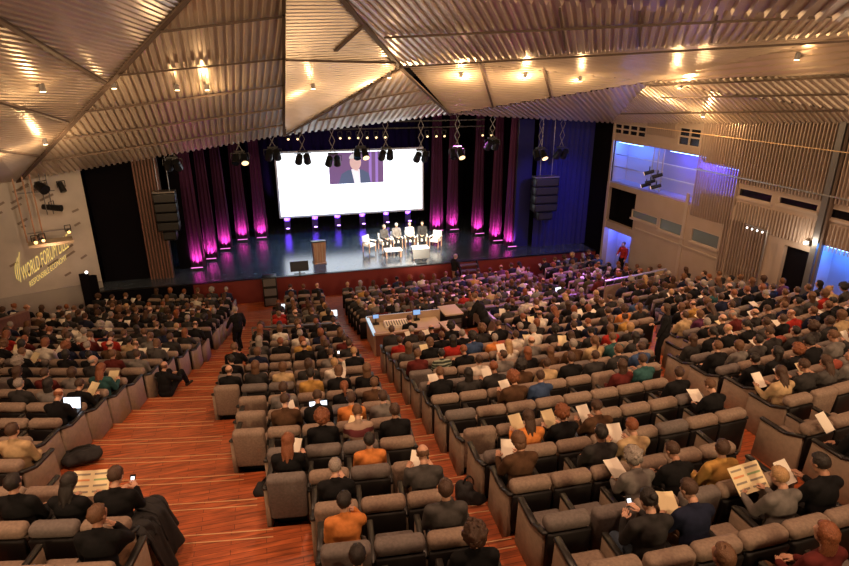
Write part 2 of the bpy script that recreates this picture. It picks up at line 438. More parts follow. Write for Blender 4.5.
joint((286, 57), (394, 60), F3, 0.14, 0.09); joint((285, 133), (400, 66), F3, 0.12, 0.1); joint((294, -60), (400, 65), F3, 0.14, 0.08); joint((335, 48), (365, 20), F3, 0.1, 0.08)
joint((385, 33), (849, 10), F5, 0.14, 0.12); joint((400, 63), (849, 36), F5, 0.16, 0.12)
joint((480, 62), (493, 106), F6, 0.07, 0.05); joint((541, 58), (551, 96), F6, 0.07, 0.05)
joint((400, 65), (450, 113), [cB, cK, cC], 0.12, 0.1)
F7 = [cQ + lift * 0.4, cE, cD]; F7b = [cQ + lift * 0.4, cQ2, cE]
joint((622, 112), (849, 108), F7, 0.06, 0.09); joint((660, 96), (849, 92), F7b, 0.06, 0.09)
joint((318, 118), (436, 100), [cB, cK, cC], 0.06, 0.09); joint((350, 100), (420, 88), [cB, cK, cC], 0.06, 0.09)
for pa, pb in (((560, 4), (566, 46)), ((640, 2), (640, 42)), ((720, 0), (712, 38))): joint(pa, pb, F5, 0.05, 0.1)
joint((650, 84), (930, 70), F7b, 0.10, 0.1)

def ceiling_lamp(px, py, poly, power, where):
    n = plane_n(*poly[:3])
    if n.z > 0: n = -n
    p = at_plane(px, py, poly[0], n) + n * 0.16
    root = tag(empty('ceiling_lamp', p), 'small round warm lamp under the corrugated ceiling ' + where, 'lamp', 'lamps under the ceiling')
    MB().tube((0, 0, -0.02), (0, 0, 0.16), 0.075, 0.06, 12).build('housing', 'grey_metal', root)
    MB().tube((0, 0, -0.035), (0, 0, -0.02), 0.06, 0.06, 12).build('lens', 'lamp_warm', root)
    light('POINT', 'lamp_glow', p + n * 0.35, power, (1.0, 0.62, 0.28), 0.06)
for a in ((38, 84, F1, 45, 'on the plain left slope'), (42, 139, F1, 70, 'on the plain left slope near the fold'),
          (113, 82, F2, 10, 'beside the long dark fold'), (206, 84, F2, 50, 'on the wide ribbed slope'), (176, 84, F2, 8, 'beside another lamp on the wide ribbed slope'),
          (312, 83, F3, 40, 'next to the upright dark seam'), (388, 72, F3, 60, 'at the crossing of folds'),
          (461, 72, F6, 190, 'above the middle of the stage'), (525, 72, F6, 190, 'over the right half of the stage'), (580, 76, F6, 60, 'beyond the stage middle'),
          (682, 84, [cQ + lift * 0.4, cQ2, cE], 110, 'near the ribbed side wall'), (705, 112, [cQ + lift * 0.4, cE, cD], 90, 'where ceiling meets the side wall'), (800, 55, [cN + lift, cQ2, cQ + lift * 0.4], 14, 'toward the side wall rear')):
    ceiling_lamp(*a)

# ------------------------------------------------------------------ right side wall
wall_r = tag(empty('wall_right', (16, 25, 0)), 'beige side wall with window bands, vertical fins and blue lit recess', 'wall', kind='structure')
WR_INV = wall_r.matrix_basis.inverted()
def wp(s, z, d=0.0): return RW0 + RWD * s + RWN * d + Vector((0, 0, z))
def sz(px, py):
    p = on_right(px, py); return (p - RW0).dot(RWD), p.z
def rect(x0, y0, x1, y1):       # pixel corners top-left, bottom-right of an upright rectangle on the wall
    s0, z1 = sz(x0, y0); s1, z0 = sz(x1, y1); return [min(s0, s1), max(s0, s1), min(z0, z1), max(z0, z1)]
def wbox(s0, s1, z0, z1, d0, d1, name, material, parent=wall_r):
    c = [wp(s, z, d) for s, z, d in ((s0, z0, d0), (s1, z0, d0), (s1, z0, d1), (s0, z0, d1), (s0, z1, d0), (s1, z1, d0), (s1, z1, d1), (s0, z1, d1))]
    mb = MB().add(c, [(0, 3, 2, 1), (4, 5, 6, 7), (0, 1, 5, 4), (1, 2, 6, 5), (2, 3, 7, 6), (3, 0, 4, 7)])
    o = mb.build(name, material, parent)
    if parent is wall_r: o.matrix_parent_inverse = WR_INV
    elif parent is not None: o.matrix_parent_inverse = (WR_INV if parent.parent else parent.matrix_basis.inverted())
    return o
h_w1 = rect(615, 123, 645, 138); h_w2 = rect(680, 127, 699, 148)
h_blue = rect(612, 140, 704, 183); h_blue[2] = sz(612, 182)[1]
h_blue2 = rect(706, 163, 735, 198)
h_black = rect(608, 186, 632, 230)
lw = [rect(632, 209, 657, 223), rect(659.5, 217, 684, 235), rect(692, 227, 718, 247)]
for h in lw: h[2] -= .14
uw = [rect(739, 187, 771, 204), rect(779, 195.5, 817, 213), rect(829.5, 207, 862, 226)]
h_bdoor = rect(603, 226, 628, 262); h_bdoor[0] = max(0.12, h_bdoor[0]); h_bdoor[2] = 0.1
h_ddoor = rect(785, 245, 808, 272); h_bright = rect(816, 243, 870, 290)
for h, r_ in ((h_ddoor, 1.6), (h_bright, 1.6)): h[2] = min(h[2], r_)
holes = [h_w1, h_w2, h_blue, h_blue2, h_black] + lw + uw + [h_bdoor, h_ddoor, h_bright]
S_END, Z_TOP = 24.0, 10.5
ss = sorted({0.0, S_END} | {v for h in holes for v in h[:2]}); zz = sorted({-0.3, Z_TOP} | {v for h in holes for v in h[2:]})
mb = MB()
for s0, s1 in zip(ss, ss[1:]):
    run = None
    cells = []
    for z0, z1 in zip(zz, zz[1:]):
        inside = any(h[0] - 1e-6 <= s0 and s1 <= h[1] + 1e-6 and h[2] - 1e-6 <= z0 and z1 <= h[3] + 1e-6 for h in holes)
        if inside: run = None
        elif run is None: run = [z0, z1]; cells.append(run)
        else: run[1] = z1
    for z0, z1 in cells:
        c = [wp(s, z, d) for s, z, d in ((s0, z0, 0), (s1, z0, 0), (s1, z0, .25), (s0, z0, .25), (s0, z1, 0), (s1, z1, 0), (s1, z1, .25), (s0, z1, .25))]
        mb.add(c, [(0, 3, 2, 1), (4, 5, 6, 7), (0, 1, 5, 4), (1, 2, 6, 5), (2, 3, 7, 6), (3, 0, 4, 7)])
me = mb.mesh('wall_skin', 'wall_beige'); bm = bmesh.new(); bm.from_mesh(me); bmesh.ops.remove_doubles(bm, verts=bm.verts, dist=1e-4); bm.to_mesh(me); bm.free()
o = link('wall_skin', me, wall_r); o.matrix_parent_inverse = WR_INV
wn = [0]
def window(h, material, cols, rows_, deep=0.06, name='window'):
    wn[0] += 1
    root = tag(empty('window_%d' % wn[0], wp(h[0], h[2], deep)), None, None, kind='structure')
    inv = root.matrix_basis.inverted()
    o = wbox(h[0], h[1], h[2], h[3], deep, deep + 0.02, 'pane', material, root)
    t = 0.035
    for q in ((h[0], h[1], h[2], h[2] + t), (h[0], h[1], h[3] - t, h[3]), (h[0], h[0] + t, h[2], h[3]), (h[1] - t, h[1], h[2], h[3])): wbox(*q, 0.0, deep, 'window_frame', 'frame_beige', root)
    for k in range(1, cols):
        s = h[0] + (h[1] - h[0]) * k / cols; wbox(s - .03, s + .03, h[2], h[3], 0.0, deep, 'mullion', 'frame_beige', root)
    for k in range(1, rows_):
        z = h[2] + (h[3] - h[2]) * k / rows_; wbox(h[0], h[1], z - .03, z + .03, 0.01, deep, 'mullion', 'frame_beige', root)
    return root
tag(window(h_w1, 'glass_dark', 4, 2), 'dark gridded window high on the side wall nearest the stage', 'window')
tag(window(h_w2, 'glass_dark', 2, 2), 'dark four-paned window high above the blue recess', 'window')
for h, lab in zip(lw, ('nearest the stage', 'in the middle of the low band', 'furthest from the stage')):
    r_ = tag(window(h, 'glass_room', 1, 1, 0.06), 'low control-room window %s' % lab, 'window')
    wbox(h[0] - .05, h[1] + .05, h[2] - .08, h[2], -0.04, 0.0, 'window_sill', 'frame_beige', r_)
for h, lab in zip(uw, ('beside the blue recess', 'between two others', 'beyond the dark cable post')):
    r_ = tag(window(h, 'glass_dark', 1, 1, 0.06), 'long black window in side wall %s' % lab, 'window')
    wbox(h[0] - .05, h[1] + .05, h[2] - .08, h[2], -0.04, 0.0, 'window_sill', 'frame_beige', r_)
def niche(h, depth, material, name):
    t = 0.04
    for q in ((h[0], h[1], h[2], h[3], depth, depth + t), (h[0] - t, h[0], h[2], h[3], .25, depth), (h[1], h[1] + t, h[2], h[3], .25, depth), (h[0], h[1], h[3], h[3] + t, .25, depth), (h[0], h[1], h[2] - t, h[2], .25, depth)):
        wbox(*q, name, material)
niche(h_blue, 1.0, 'niche_white', 'recess_lining'); niche(h_blue2, 0.7, 'niche_white', 'recess_lining')
niche(h_black, 0.8, 'black_drape', 'recess_lining'); niche(h_bdoor, 0.8, 'niche_white', 'recess_lining')
niche(h_bright, 0.9, 'niche_white', 'recess_lining'); wbox(h_ddoor[0], h_ddoor[1], h_ddoor[2], h_ddoor[3], 0.15, 0.2, 'door_leaf', 'black_drape')
def strip(h, f0, f1, power, col, d=0.35, emis='lamp_blue'):
    s0 = h[0] + (h[1] - h[0]) * f0; s1 = h[0] + (h[1] - h[0]) * f1
    root = tag(empty('strip_light', wp((s0 + s1) / 2, h[3] - 0.05, d)), None, 'light')
    a = wp(s0, h[3] - .06, d) - root.location; b = wp(s1, h[3] - .06, d) - root.location
    MB().bar(a, b, 0.10, 0.05).build('housing', 'grey_metal', root)
    dn = Vector((0, 0, -0.035)); MB().bar(a + dn, b + dn, 0.07, 0.02).build('tube', emis, root)
    for k in range(3):
        p = wp(s0 + (s1 - s0) * (k + .5) / 3, h[3] - .18, d); light('POINT', 'strip_glow', p, power, col, 0.08)
    return root
BL = (0.07, 0.035, 1.0)
strip(h_blue, 0.02, 0.30, 20, (0.05, 0.22, 1.0))['label'] = 'blue strip light in recess nearest the stage'
strip(h_blue, 0.60, 0.95, 20, BL)['label'] = 'blue strip light in recess beside the hanging rig'
strip(h_blue2, 0.12, 0.88, 14, BL)['label'] = 'blue strip light in the small recess behind fins'
strip(h_bdoor, 0.05, 0.95, 14, (0.10, 0.13, 1.0))['label'] = 'blue strip light over the doorway beside the stage'
strip(h_bright, 0.05, 0.95, 20, (0.06, 0.30, 1.0))['label'] = 'blue strip light in the opening beyond the dark door'
# horizontal shelf lines inside the recess, ledges, posts
for fz in (0.36, 0.66): wbox(h_blue[0], h_blue[1], h_blue[2] + (h_blue[3] - h_blue[2]) * fz - .02, h_blue[2] + (h_blue[3] - h_blue[2]) * fz + .02, 0.3, 0.36, 'recess_rail', 'rail_metal')
wbox(0, 0.14, -0.3, 7.4, -0.05, 0, 'corner_post', 'frame_beige')
for px, w in ((688, .16), (737, .10)):
    s, _ = sz(px, 200); wbox(s - w / 2, s + w / 2, 1.5, 5.2, -0.04, 0.0, 'pilaster', 'frame_beige')
s, _ = sz(824, 215); wbox(s - .10, s + .1, 1.0, 9.5, -0.12, 0.0, 'cable_post', 'grey_metal'); wbox(s + .16, s + .24, 1.0, 9.5, -0.12, 0.0, 'cable_post', 'joint_dark')
wbox(sz(634, 240)[0], sz(760, 262)[0], 3.0, 3.06, -0.04, 0, 'ledge', 'frame_beige')
# vertical fins over the upper wall
fs0 = sz(700, 150)[0]
zlow = sz(760, 250)[1]
s = sz(646, 150)[0]
while s < S_END:
    top = 8.4 if s > 3 else 7.6
    bottom = 7.25 if s < fs0 else (h_blue[2] - 0.4 if s < uw[0][0] else uw[0][3] + 0.15)
    for h in (h_w2,):
        if h[0] - .06 < s < h[1] + .06: bottom = 99
    if bottom < 90 and s < 15: wbox(s - .011, s + .011, bottom, 9.0, -0.11, -0.02, 'fin', 'fin_metal')
    if s > uw[0][0] and s < 15:
        b2 = sz(790, 240)[1]; wbox(s - .011, s + .011, max(b2, 3.9), uw[0][2] - 0.18, -0.06, -0.0, 'fin', 'frame_beige')
    if sz(722, 230)[0] < s < sz(768, 240)[0]: wbox(s - .011, s + .011, 2.6, 4.7, -0.10, -0.02, 'fin', 'fin_metal')
    s += 0.125
wbox(sz(646, 150)[0], 15, 7.55, 7.58, -0.13, -0.11, 'fin_rail', 'brass'); wbox(sz(700, 150)[0], 15, 6.2, 6.25, -0.13, -0.11, 'fin_rail', 'steel')
# tall pole and bright lamp by the dark door
sp, _ = sz(771, 250); pz = sz(771, 228)[1]
po = tag(empty('lighting_pole', wp(sp, 2.0, -0.35)), 'slim pale pole with lamps on a cross bar by side wall', 'pole')
MB().tube((0, 0, -0.4), (0, 0, pz - 2.0), 0.035, 0.03).build('pole', 'steel', po)
q = RWD * -0.9
MB().bar((0, 0, pz - 2.05), q + Vector((0, 0, pz - 2.0)), 0.05).build('cross_bar', 'steel', po)
for k in range(4): MB().ell(q * (0.2 + k * 0.24) + Vector((0, 0, pz - 2.12)), (.03, .03, .035)).build('bulb', 'lamp_white', po)
p = on_right(806, 243, -0.2); bl_ = tag(empty('wall_lamp', p), 'small bright white lamp above the dark side door', 'lamp')
MB().box((0.08, 0, 0), (.14, .2, .16)).build('housing', 'grey_metal', bl_); MB().ell((-0.02, 0, 0), (.055, .055, .055)).build('bulb', 'lamp_white', bl_)
light('POINT', 'wall_lamp_glow', p + Vector((-0.25, 0, 0)), 25, (1, .85, .65), 0.06)

def fixture(parent, p, aim, r=0.11, L=0.34, mat_='black_metal', lens=None, name='spotlight'):
    p = Vector(p); aim = Vector(aim).normalized()
    o = MB().tube(p - aim * L / 2, p + aim * L / 2, r * .8, r, 12).build(name, mat_, parent)
    if lens:
        MB().tube(p + aim * (L / 2), p + aim * (L / 2 + .012), r * .86, r * .86, 12).build('lens', lens, o)
    side = aim.cross(Vector((0, 0, 1))).normalized() * (r + .03)
    mb = MB().bar(p - side, p - side + Vector((0, 0, .24)), .025).bar(p + side, p + side + Vector((0, 0, .24)), .025).bar(p - side + Vector((0, 0, .24)), p + side + Vector((0, 0, .24)), .025)
    mb.build('yoke', mat_, o); return o
# hanging spotlight rig inside the blue recess
rs = (sz(655, 170)[0]); zb = h_blue[2]
rig = tag(empty('spotlight_rig', wp(rs, h_blue[3], 0.1)), 'rig of black spotlights on ladder frame in the blue recess', 'lighting rig')
hh = h_blue[3] - zb
for ds in (-0.32, 0.0, 0.32): MB().tube(RWD * ds + Vector((0, 0, 0)), RWD * ds + Vector((0, 0, -hh + .1)), .025).build('hanger', 'steel', rig)
for k in range(3): MB().bar(RWD * -.4 + Vector((0, 0, -hh * (.5 + .2 * k))), RWD * .4 + Vector((0, 0, -hh * (.5 + .2 * k))), .04).build('cross_bar', 'steel', rig)
for k, (ds, dz) in enumerate(((-.25, .55), (.3, .58), (-.1, .75), (.3, .82), (-.35, .84))):
    fixture(rig, RWD * ds - RWN * .18 + Vector((0, 0, -hh * dz)), RWD * -0.6 - RWN * .8 + Vector((0, 0, -.35)), .09, .42, lens='lamp_amber' if k in (0, 3, 4) else 'glass_dark')

# ------------------------------------------------------------------ left splayed wall
wall_l = tag(empty('wall_left', LW0), 'pale stone side wall with scattered dark slots and darker plinth', 'wall', kind='structure')
LI = wall_l.matrix_basis.inverted()
def lp(s, z, d=0.0): return LW0 + LWD * s + LWN * d + Vector((0, 0, z))       # d towards the hall is chosen below
LS = 1.0 if (CAM - LW0).dot(LWN) > 0 else -1.0
def lbox(s0, s1, z0, z1, d0, d1, name, material, parent=wall_l):
    c = [lp(s, z, d * LS) for s, z, d in ((s0, z0, d0), (s1, z0, d0), (s1, z0, d1), (s0, z0, d1), (s0, z1, d0), (s1, z1, d0), (s1, z1, d1), (s0, z1, d1))]
    o = MB().add(c, [(0, 3, 2, 1), (4, 5, 6, 7), (0, 1, 5, 4), (1, 2, 6, 5), (2, 3, 7, 6), (3, 0, 4, 7)]).build(name, material, parent); o.matrix_parent_inverse = LI; return o
lbox(0, 14, -0.3, 8.0, -0.3, 0.0, 'wall_skin', 'wall_stone')
lbox(0.02, 14, -0.3, 1.38, 0.0, 0.06, 'plinth', 'stone_plinth')
r2 = random.Random(5)
for k in range(46):
    s = r2.uniform(.3, 5.5); z = r2.uniform(1.7, 5.9); w = r2.uniform(.16, .42); h = .085
    tilt = r2.uniform(.25, .6); a = lp(s, z, LS * .004); b = lp(s + w, z - tilt * w, LS * .004)
    o = MB().bar(a, b, .012, h).build('slot', 'slot_dark', wall_l); o.matrix_parent_inverse = LI
# projected lettering
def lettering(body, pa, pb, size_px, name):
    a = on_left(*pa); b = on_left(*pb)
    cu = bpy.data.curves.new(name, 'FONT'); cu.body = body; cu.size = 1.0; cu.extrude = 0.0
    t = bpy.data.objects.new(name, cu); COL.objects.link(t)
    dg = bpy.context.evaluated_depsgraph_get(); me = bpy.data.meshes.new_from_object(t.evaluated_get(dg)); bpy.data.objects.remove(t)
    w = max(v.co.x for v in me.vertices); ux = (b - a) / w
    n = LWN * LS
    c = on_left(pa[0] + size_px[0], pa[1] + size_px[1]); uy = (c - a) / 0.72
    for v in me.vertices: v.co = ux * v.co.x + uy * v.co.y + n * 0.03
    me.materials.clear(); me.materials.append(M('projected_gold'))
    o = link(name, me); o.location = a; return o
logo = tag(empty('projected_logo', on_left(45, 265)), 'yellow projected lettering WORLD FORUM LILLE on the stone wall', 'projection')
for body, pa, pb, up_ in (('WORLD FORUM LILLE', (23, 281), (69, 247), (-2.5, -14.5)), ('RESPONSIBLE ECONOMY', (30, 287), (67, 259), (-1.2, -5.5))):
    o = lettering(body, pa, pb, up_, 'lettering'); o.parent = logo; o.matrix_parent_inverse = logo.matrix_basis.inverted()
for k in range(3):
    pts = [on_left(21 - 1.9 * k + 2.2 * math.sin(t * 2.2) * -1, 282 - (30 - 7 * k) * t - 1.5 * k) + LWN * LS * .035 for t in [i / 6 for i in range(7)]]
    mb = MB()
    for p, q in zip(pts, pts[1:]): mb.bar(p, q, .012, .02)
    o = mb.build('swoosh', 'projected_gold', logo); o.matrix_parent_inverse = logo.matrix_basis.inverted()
# lighting gantry in front of the stone wall
gp = on_left(49, 236) + LWN * LS * 0.7
gan = tag(empty('lighting_gantry', gp), 'small lighting gantry with lamps hung before the stone wall', 'gantry')
ax = LWD; nn = LWN * LS; V = Vector
o = MB().bar(ax * .75 + V((0, 0, -.1)), ax * -.75 + V((0, 0, -.1)), .7, .12).build('platform', 'case_top', gan)
for ds in (.75, .45, .2): MB().tube(ax * ds, ax * ds + V((0, 0, 2.9)), .03).build('post', 'lectern_wood', gan)
for ds in (-.3, -.1): MB().tube(ax * ds + V((0, 0, 1.0)), ax * ds + V((0, 0, 2.6)), .02).build('post', 'grey_metal', gan)
MB().bar(ax * .7 + V((0, 0, 1.9)), ax * -.5 + V((0, 0, 1.9)), .04).build('cross_bar', 'grey_metal', gan)
MB().bar(ax * .7 + V((0, 0, .35)), ax * -.75 + V((0, 0, .35)), .04).build('hand_rail', 'grey_metal', gan)
fixture(gan, ax * -.1 + V((0, 0, 2.05)), V((.5, -.4, -.3)), .2, .42); fixture(gan, ax * -.75 + V((0, 0, 2.0)), V((.3, -.3, -.8)), .12, .4)
fixture(gan, ax * -.3 + V((0, 0, 1.25)), V((1, -.2, -.1)), .13, .7)
fixture(gan, ax * .5 + nn * .2 + V((0, 0, .06)), V((.4, -.8, -.2)), .08, .2, lens='lamp_gantry'); fixture(gan, ax * .25 + nn * .2 + V((0, 0, .1)), V((.4, -.8, -.2)), .07, .2, lens='lamp_gantry')
fixture(gan, ax * -.65 + nn * .2 + V((0, 0, .3)), V((.4, -.8, -.2)), .07, .2, lens='lamp_gantry')
light('POINT', 'gantry_glow', gp + nn * .7 + V((0, 0, -.2)), 20, WARM, .1)
# tall black screen with a light on top, at the end of the stone wall
p = on_left(89, 285) + LWN * LS * .6; bs = tag(empty('folding_screen', (p.x, p.y, 0)), 'tall black folding screen with small lamp beside the stone wall', 'screen')
MB().box((-.16, 0, 1.0), (.34, .05, 2.0), (0, 0, .35)).build('panel', 'black_drape', bs); MB().box((.16, 0, .95), (.34, .05, 1.9), (0, 0, -.3)).build('panel', 'black_drape', bs)
MB().ell((-.02, -.05, 2.05), (.06, .06, .06)).build('bulb', 'lamp_white', bs)

# ------------------------------------------------------------------ stage
SZ = 1.1
stage = tag(empty('stage', (4.4, 25.5, 0)), 'glossy black stage deck with dark red front', 'stage', kind='structure')
SI = stage.matrix_basis.inverted()
def sbox(x0, x1, y0, y1, z0, z1, name, m, parent=stage):
    o = MB().box(((x0 + x1) / 2, (y0 + y1) / 2, (z0 + z1) / 2), (x1 - x0, y1 - y0, z1 - z0)).build(name, m, parent)
    o.matrix_parent_inverse = parent.matrix_basis.inverted(); return o
sbox(-7.4, 16.0, 25.58, 35.5, 0.9, SZ, 'deck', 'stage_black')
sbox(-3.6, 16.0, 25.5, 25.58, 0.0, SZ + 0.0, 'fascia', 'stage_red'); sbox(-7.4, -3.6, 25.5, 25.58, 0.0, SZ, 'fascia', 'black_drape')
sbox(-7.4, 16.0, 25.46, 25.62, SZ, SZ + .02, 'edge_trim', 'black_metal')
back = tag(empty('wall_back', (4.4, 35.4, 0)), 'black drapes enclosing the stage', 'wall', kind='structure')
def pleats(x0, x1, y, z0, z1, pitch, amp, name, m, parent, taper=0.0, ang=0.0, jitter=0.25, seed=1):
    r_ = random.Random(seed); n = max(6, int((x1 - x0) / pitch * 8)); cx = (x0 + x1) / 2
    ph = [r_.uniform(-jitter, jitter) for _ in range(9)]; lv = 5; vs_ = []
    for j in range(lv):
        v = j / (lv - 1)
        for i in range(n + 1):
            u = i / n; xx = (x0 - cx) + (x1 - x0) * u; xx *= 1 - taper * v
            w = 2 * PI * (x1 - x0) / pitch * u + ph[int(u * 8)] * 1.5
            yy = amp * (1 - .35 * v) * (math.sin(w) + .35 * math.sin(1.7 * w + 1))
            vs_.append((cx + xx * math.cos(ang) - yy * math.sin(ang), y + xx * math.sin(ang) + yy * math.cos(ang), z0 + (z1 - z0) * v))
    fs_ = [(j * (n + 1) + i, j * (n + 1) + i + 1, (j + 1) * (n + 1) + i + 1, (j + 1) * (n + 1) + i) for j in range(lv - 1) for i in range(n)]
    me = MB().add(vs_, fs_).mesh(name, m, True); o = link(name, me, parent)
    if parent is not None: o.matrix_parent_inverse = parent.matrix_basis.inverted()
    return o
pleats(-8.2, 16.3, 35.3, 0.9, 9.5, 0.45, 0.07, 'back_drape', 'black_drape', back, seed=3)
sbox(-8.4, -8.2, 26.3, 35.5, 0, 9.5, 'side_drape', 'black_drape', back); sbox(16.3, 16.5, 25.3, 35.5, 0, 9.5, 'side_drape', 'black_drape', back)
sbox(-8.4, 16.5, 26.5, 35.5, 9.4, 9.6, 'roof_drape', 'black_drape', back)
sbox(-7.35, -5.3, 26.9, 26.98, 0.0, 8.5, 'black_tab', 'black_drape', back)
sbox(-4.4, -3.9, 27.9, 27.98, SZ, 8.5, 'black_tab', 'black_drape', back)
# pilaster of ribbed wood
col = tag(empty('wooden_pilaster', (-5.0, 26.75, 0)), 'tall ribbed reddish wooden pilaster beside the stage', 'pilaster', kind='structure')
MB().box((0, .1, 3.9), (.98, .2, 7.8)).build('core', 'joint_dark', col)
for k in range(8): MB().box((-.44 + k * .126, -.04, 3.9), (.06, .10, 7.8)).build('slat', 'column_wood', col)
# blue tabs on the right
bt = tag(empty('blue_stage_panel', (12.55, 27.3, SZ)), 'flat dark blue stage masking panel right of the violet curtains', 'stage panel')
MB().box((0, 0, 3.25), (.85, .05, 6.5)).build('cloth', 'blue_flat', bt); MB().box((-.42, 0, 3.25), (.06, .08, 6.5)).build('edge_pole', 'black_metal', bt)
bc = tag(pleats(13.1, 16.2, 27.0, SZ, 8.3, 0.28, 0.06, 'blue_curtain', 'blue_velvet', None, seed=9), 'wide pleated dark blue curtain at right edge of stage', 'curtain')
# plum curtains in legs, each with its floor light
legs = [(198, 268, .85, 'left of the screen nearest the audience'), (212, 259, .75, 'left of the screen second from the audience'), (226, 249, .8, 'left of the screen third from the audience'),
        (243, 240, .85, 'left of the screen fourth from the audience'), (262, 238, .85, 'left of the screen beside it'),
        (437, 231, .95, 'right of the screen beside it'), (453, 230, .85, 'right of the screen second from it'), (478, 234, .85, 'right of the screen in the middle'),
        (496, 241, .85, 'right of the screen fourth from it'), (510, 247, .75, 'right of the screen nearest the audience')]
for i, (px, py, w, where) in enumerate(legs):
    p = at_z(px, py, SZ)
    w *= .86
    o = pleats(p.x - w / 2, p.x + w / 2, p.y + .15, SZ + .03, SZ + 6.6, .22, .06, 'stage_curtain', 'plum_velvet', None, taper=.38, seed=20 + i)
    tag(o, 'narrow plum pleated stage curtain lit magenta, ' + where, 'curtain', 'plum stage curtains')
    f_ = tag(empty('floor_light', (p.x, p.y - .28, SZ)), 'magenta floor light under curtain ' + where, 'floor light', 'magenta floor lights')
    MB().box((0, 0, .05), (w * .8, .10, .10)).build('housing', 'black_metal', f_); MB().box((0, 0, .108), (w * .7, .06, .015)).build('lens', 'lamp_magenta', f_)
    light('SPOT', 'curtain_wash', (p.x, p.y - .24, SZ + .16), 420, (1.0, 0.14, 0.62), .04, (p.x, p.y + .12, SZ + .52), 78, 1.0)
# projection screen
scr = tag(empty('projection_screen', (4.45, 32.0, 2.3)), 'wide white projection screen above the stage showing a speaker', 'screen')
MB().box((0, .06, 1.75), (8.15, .08, 3.6)).build('frame', 'screen_frame', scr)
MB().box((0, 0, 1.75), (7.95, .02, 3.38)).build('surface', 'screen_white', scr)
def flat(pts, dy, m, name, parent):
    o = MB().prism([(x, dy, z) for x, z in pts], .004).build(name, m, parent); return o
ix0 = at_y(328, 153, 32).x - 4.45; ix1 = at_y(383, 153, 32).x - 4.45; iz0 = at_y(350, 183.5, 32).z - 2.3; iz1 = 3.40
pic = MB().box(((ix0 + ix1) / 2, -.02, (iz0 + iz1) / 2), (ix1 - ix0, .01, iz1 - iz0)).build('live_picture', 'picture_violet', scr)
cx = (ix0 + ix1) / 2 - .05; W = ix1 - ix0; Hh = iz1 - iz0
for dx in (.24, .36): flat([(cx + W * dx, iz0), (cx + W * (dx + .05), iz0), (cx + W * (dx + .06), iz1 - .03), (cx + W * (dx + .01), iz1 - .03)], -.030, 'picture_violet_light', 'picture_curtain', pic)
flat([(cx - W * .32, iz0 + .01), (cx + W * .27, iz0 + .01), (cx + W * .24, iz0 + Hh * .32), (cx + W * .12, iz0 + Hh * .44), (cx - W * .14, iz0 + Hh * .44), (cx - W * .26, iz0 + Hh * .32)], -.034, 'picture_suit', 'picture_jacket', pic)
flat([(cx - W * .03, iz0 + .01), (cx + W * .08, iz0 + .01), (cx + W * .07, iz0 + Hh * .46), (cx - W * .08, iz0 + Hh * .46)], -.038, 'picture_shirt', 'picture_shirt', pic)
hd = [(cx + W * (.0 + .105 * math.cos(t)), iz0 + Hh * (.68 + .25 * math.sin(t))) for t in [2 * PI * i / 14 for i in range(14)]]
flat(hd, -.042, 'picture_skin', 'picture_face', pic)
hr = [(cx + W * (.0 + .115 * math.cos(t)), iz0 + Hh * (.80 + .17 * math.sin(t))) for t in [PI * i / 9 for i in range(10)]]
flat(hr, -.046, 'picture_hair', 'picture_hair', pic)
flat([(cx - W * .02, iz0 + Hh * .42), (cx + W * .05, iz0 + Hh * .40), (cx + W * .04, iz0 + Hh * .56), (cx - W * .0, iz0 + Hh * .58)], -.046, 'picture_skin', 'picture_hand', pic)
# violet uplights below the screen
for i, px in enumerate((288, 316, 339, 364, 388, 410)):
    p = at_z(px, 231.5 - (px - 288) * .065, SZ); p.y = 33.6; p.x = at_y(px, 228, 33.6).x
    f_ = tag(empty('uplight', (p.x, 33.6, SZ)), 'small violet uplight beneath the screen, %s from the lectern end' % ('first', 'second', 'third', 'fourth', 'fifth', 'sixth')[i], 'floor light', 'violet uplights under the screen')
    MB().tube((0, 0, 0), (0, 0, .16), .10, .12, 12).build('housing', 'black_metal', f_); MB().tube((0, 0, .16), (0, 0, .175), .10, .10, 12).build('lens', 'lamp_violet', f_)
    fin_ = tag(MB().box((p.x, 34.15, SZ + .62), (.34, .04, 1.24)).build('streak_strip', 'violet_streak'), 'added cloth strip coloured as the violet streak behind uplight, %s from lectern end' % ('first', 'second', 'third', 'fourth', 'fifth', 'sixth')[i], 'cloth strip', 'cloth strips added behind the violet uplights')  # strip added to show the uplight's streak on the black drape
    light('SPOT', 'uplight_beam', (p.x, 33.75, SZ + .2), 1100, (0.34, 0.14, 1.0), .03, (p.x, 34.15, SZ + 1.0), 60, .8)
# lectern
p = at_z(320, 264, SZ)
lec = tag(empty('lectern', (p.x, p.y + .2, SZ), .1), 'wooden lectern standing alone on the black stage', 'lectern')
MB().box((0, 0, .03), (.62, .52, .06)).build('base', 'lectern_wood', lec, bevel=.01)
mb = MB(); mb.add([(-.27, -.2, .06), (.27, -.2, .06), (.27, .2, .06), (-.27, .2, .06), (-.31, -.24, 1.08), (.31, -.24, 1.08), (.31, .22, 1.0), (-.31, .22, 1.0)], [(0, 3, 2, 1), (4, 5, 6, 7), (0, 1, 5, 4), (1, 2, 6, 5), (2, 3, 7, 6), (3, 0, 4, 7)])
mb.build('body', 'lectern_wood', lec)
MB().box((0, 0, 1.08), (.68, .54, .05), (-.16, 0, 0)).build('top', 'black_metal', lec)
MB().tube((.05, .1, 1.08), (.05, -.1, 1.38), .008).build('microphone', 'black_metal', lec)
for k in (-.12, .12): MB().box((k, -.235, .55), (.02, .03, .9)).build('trim', 'case_top', lec)
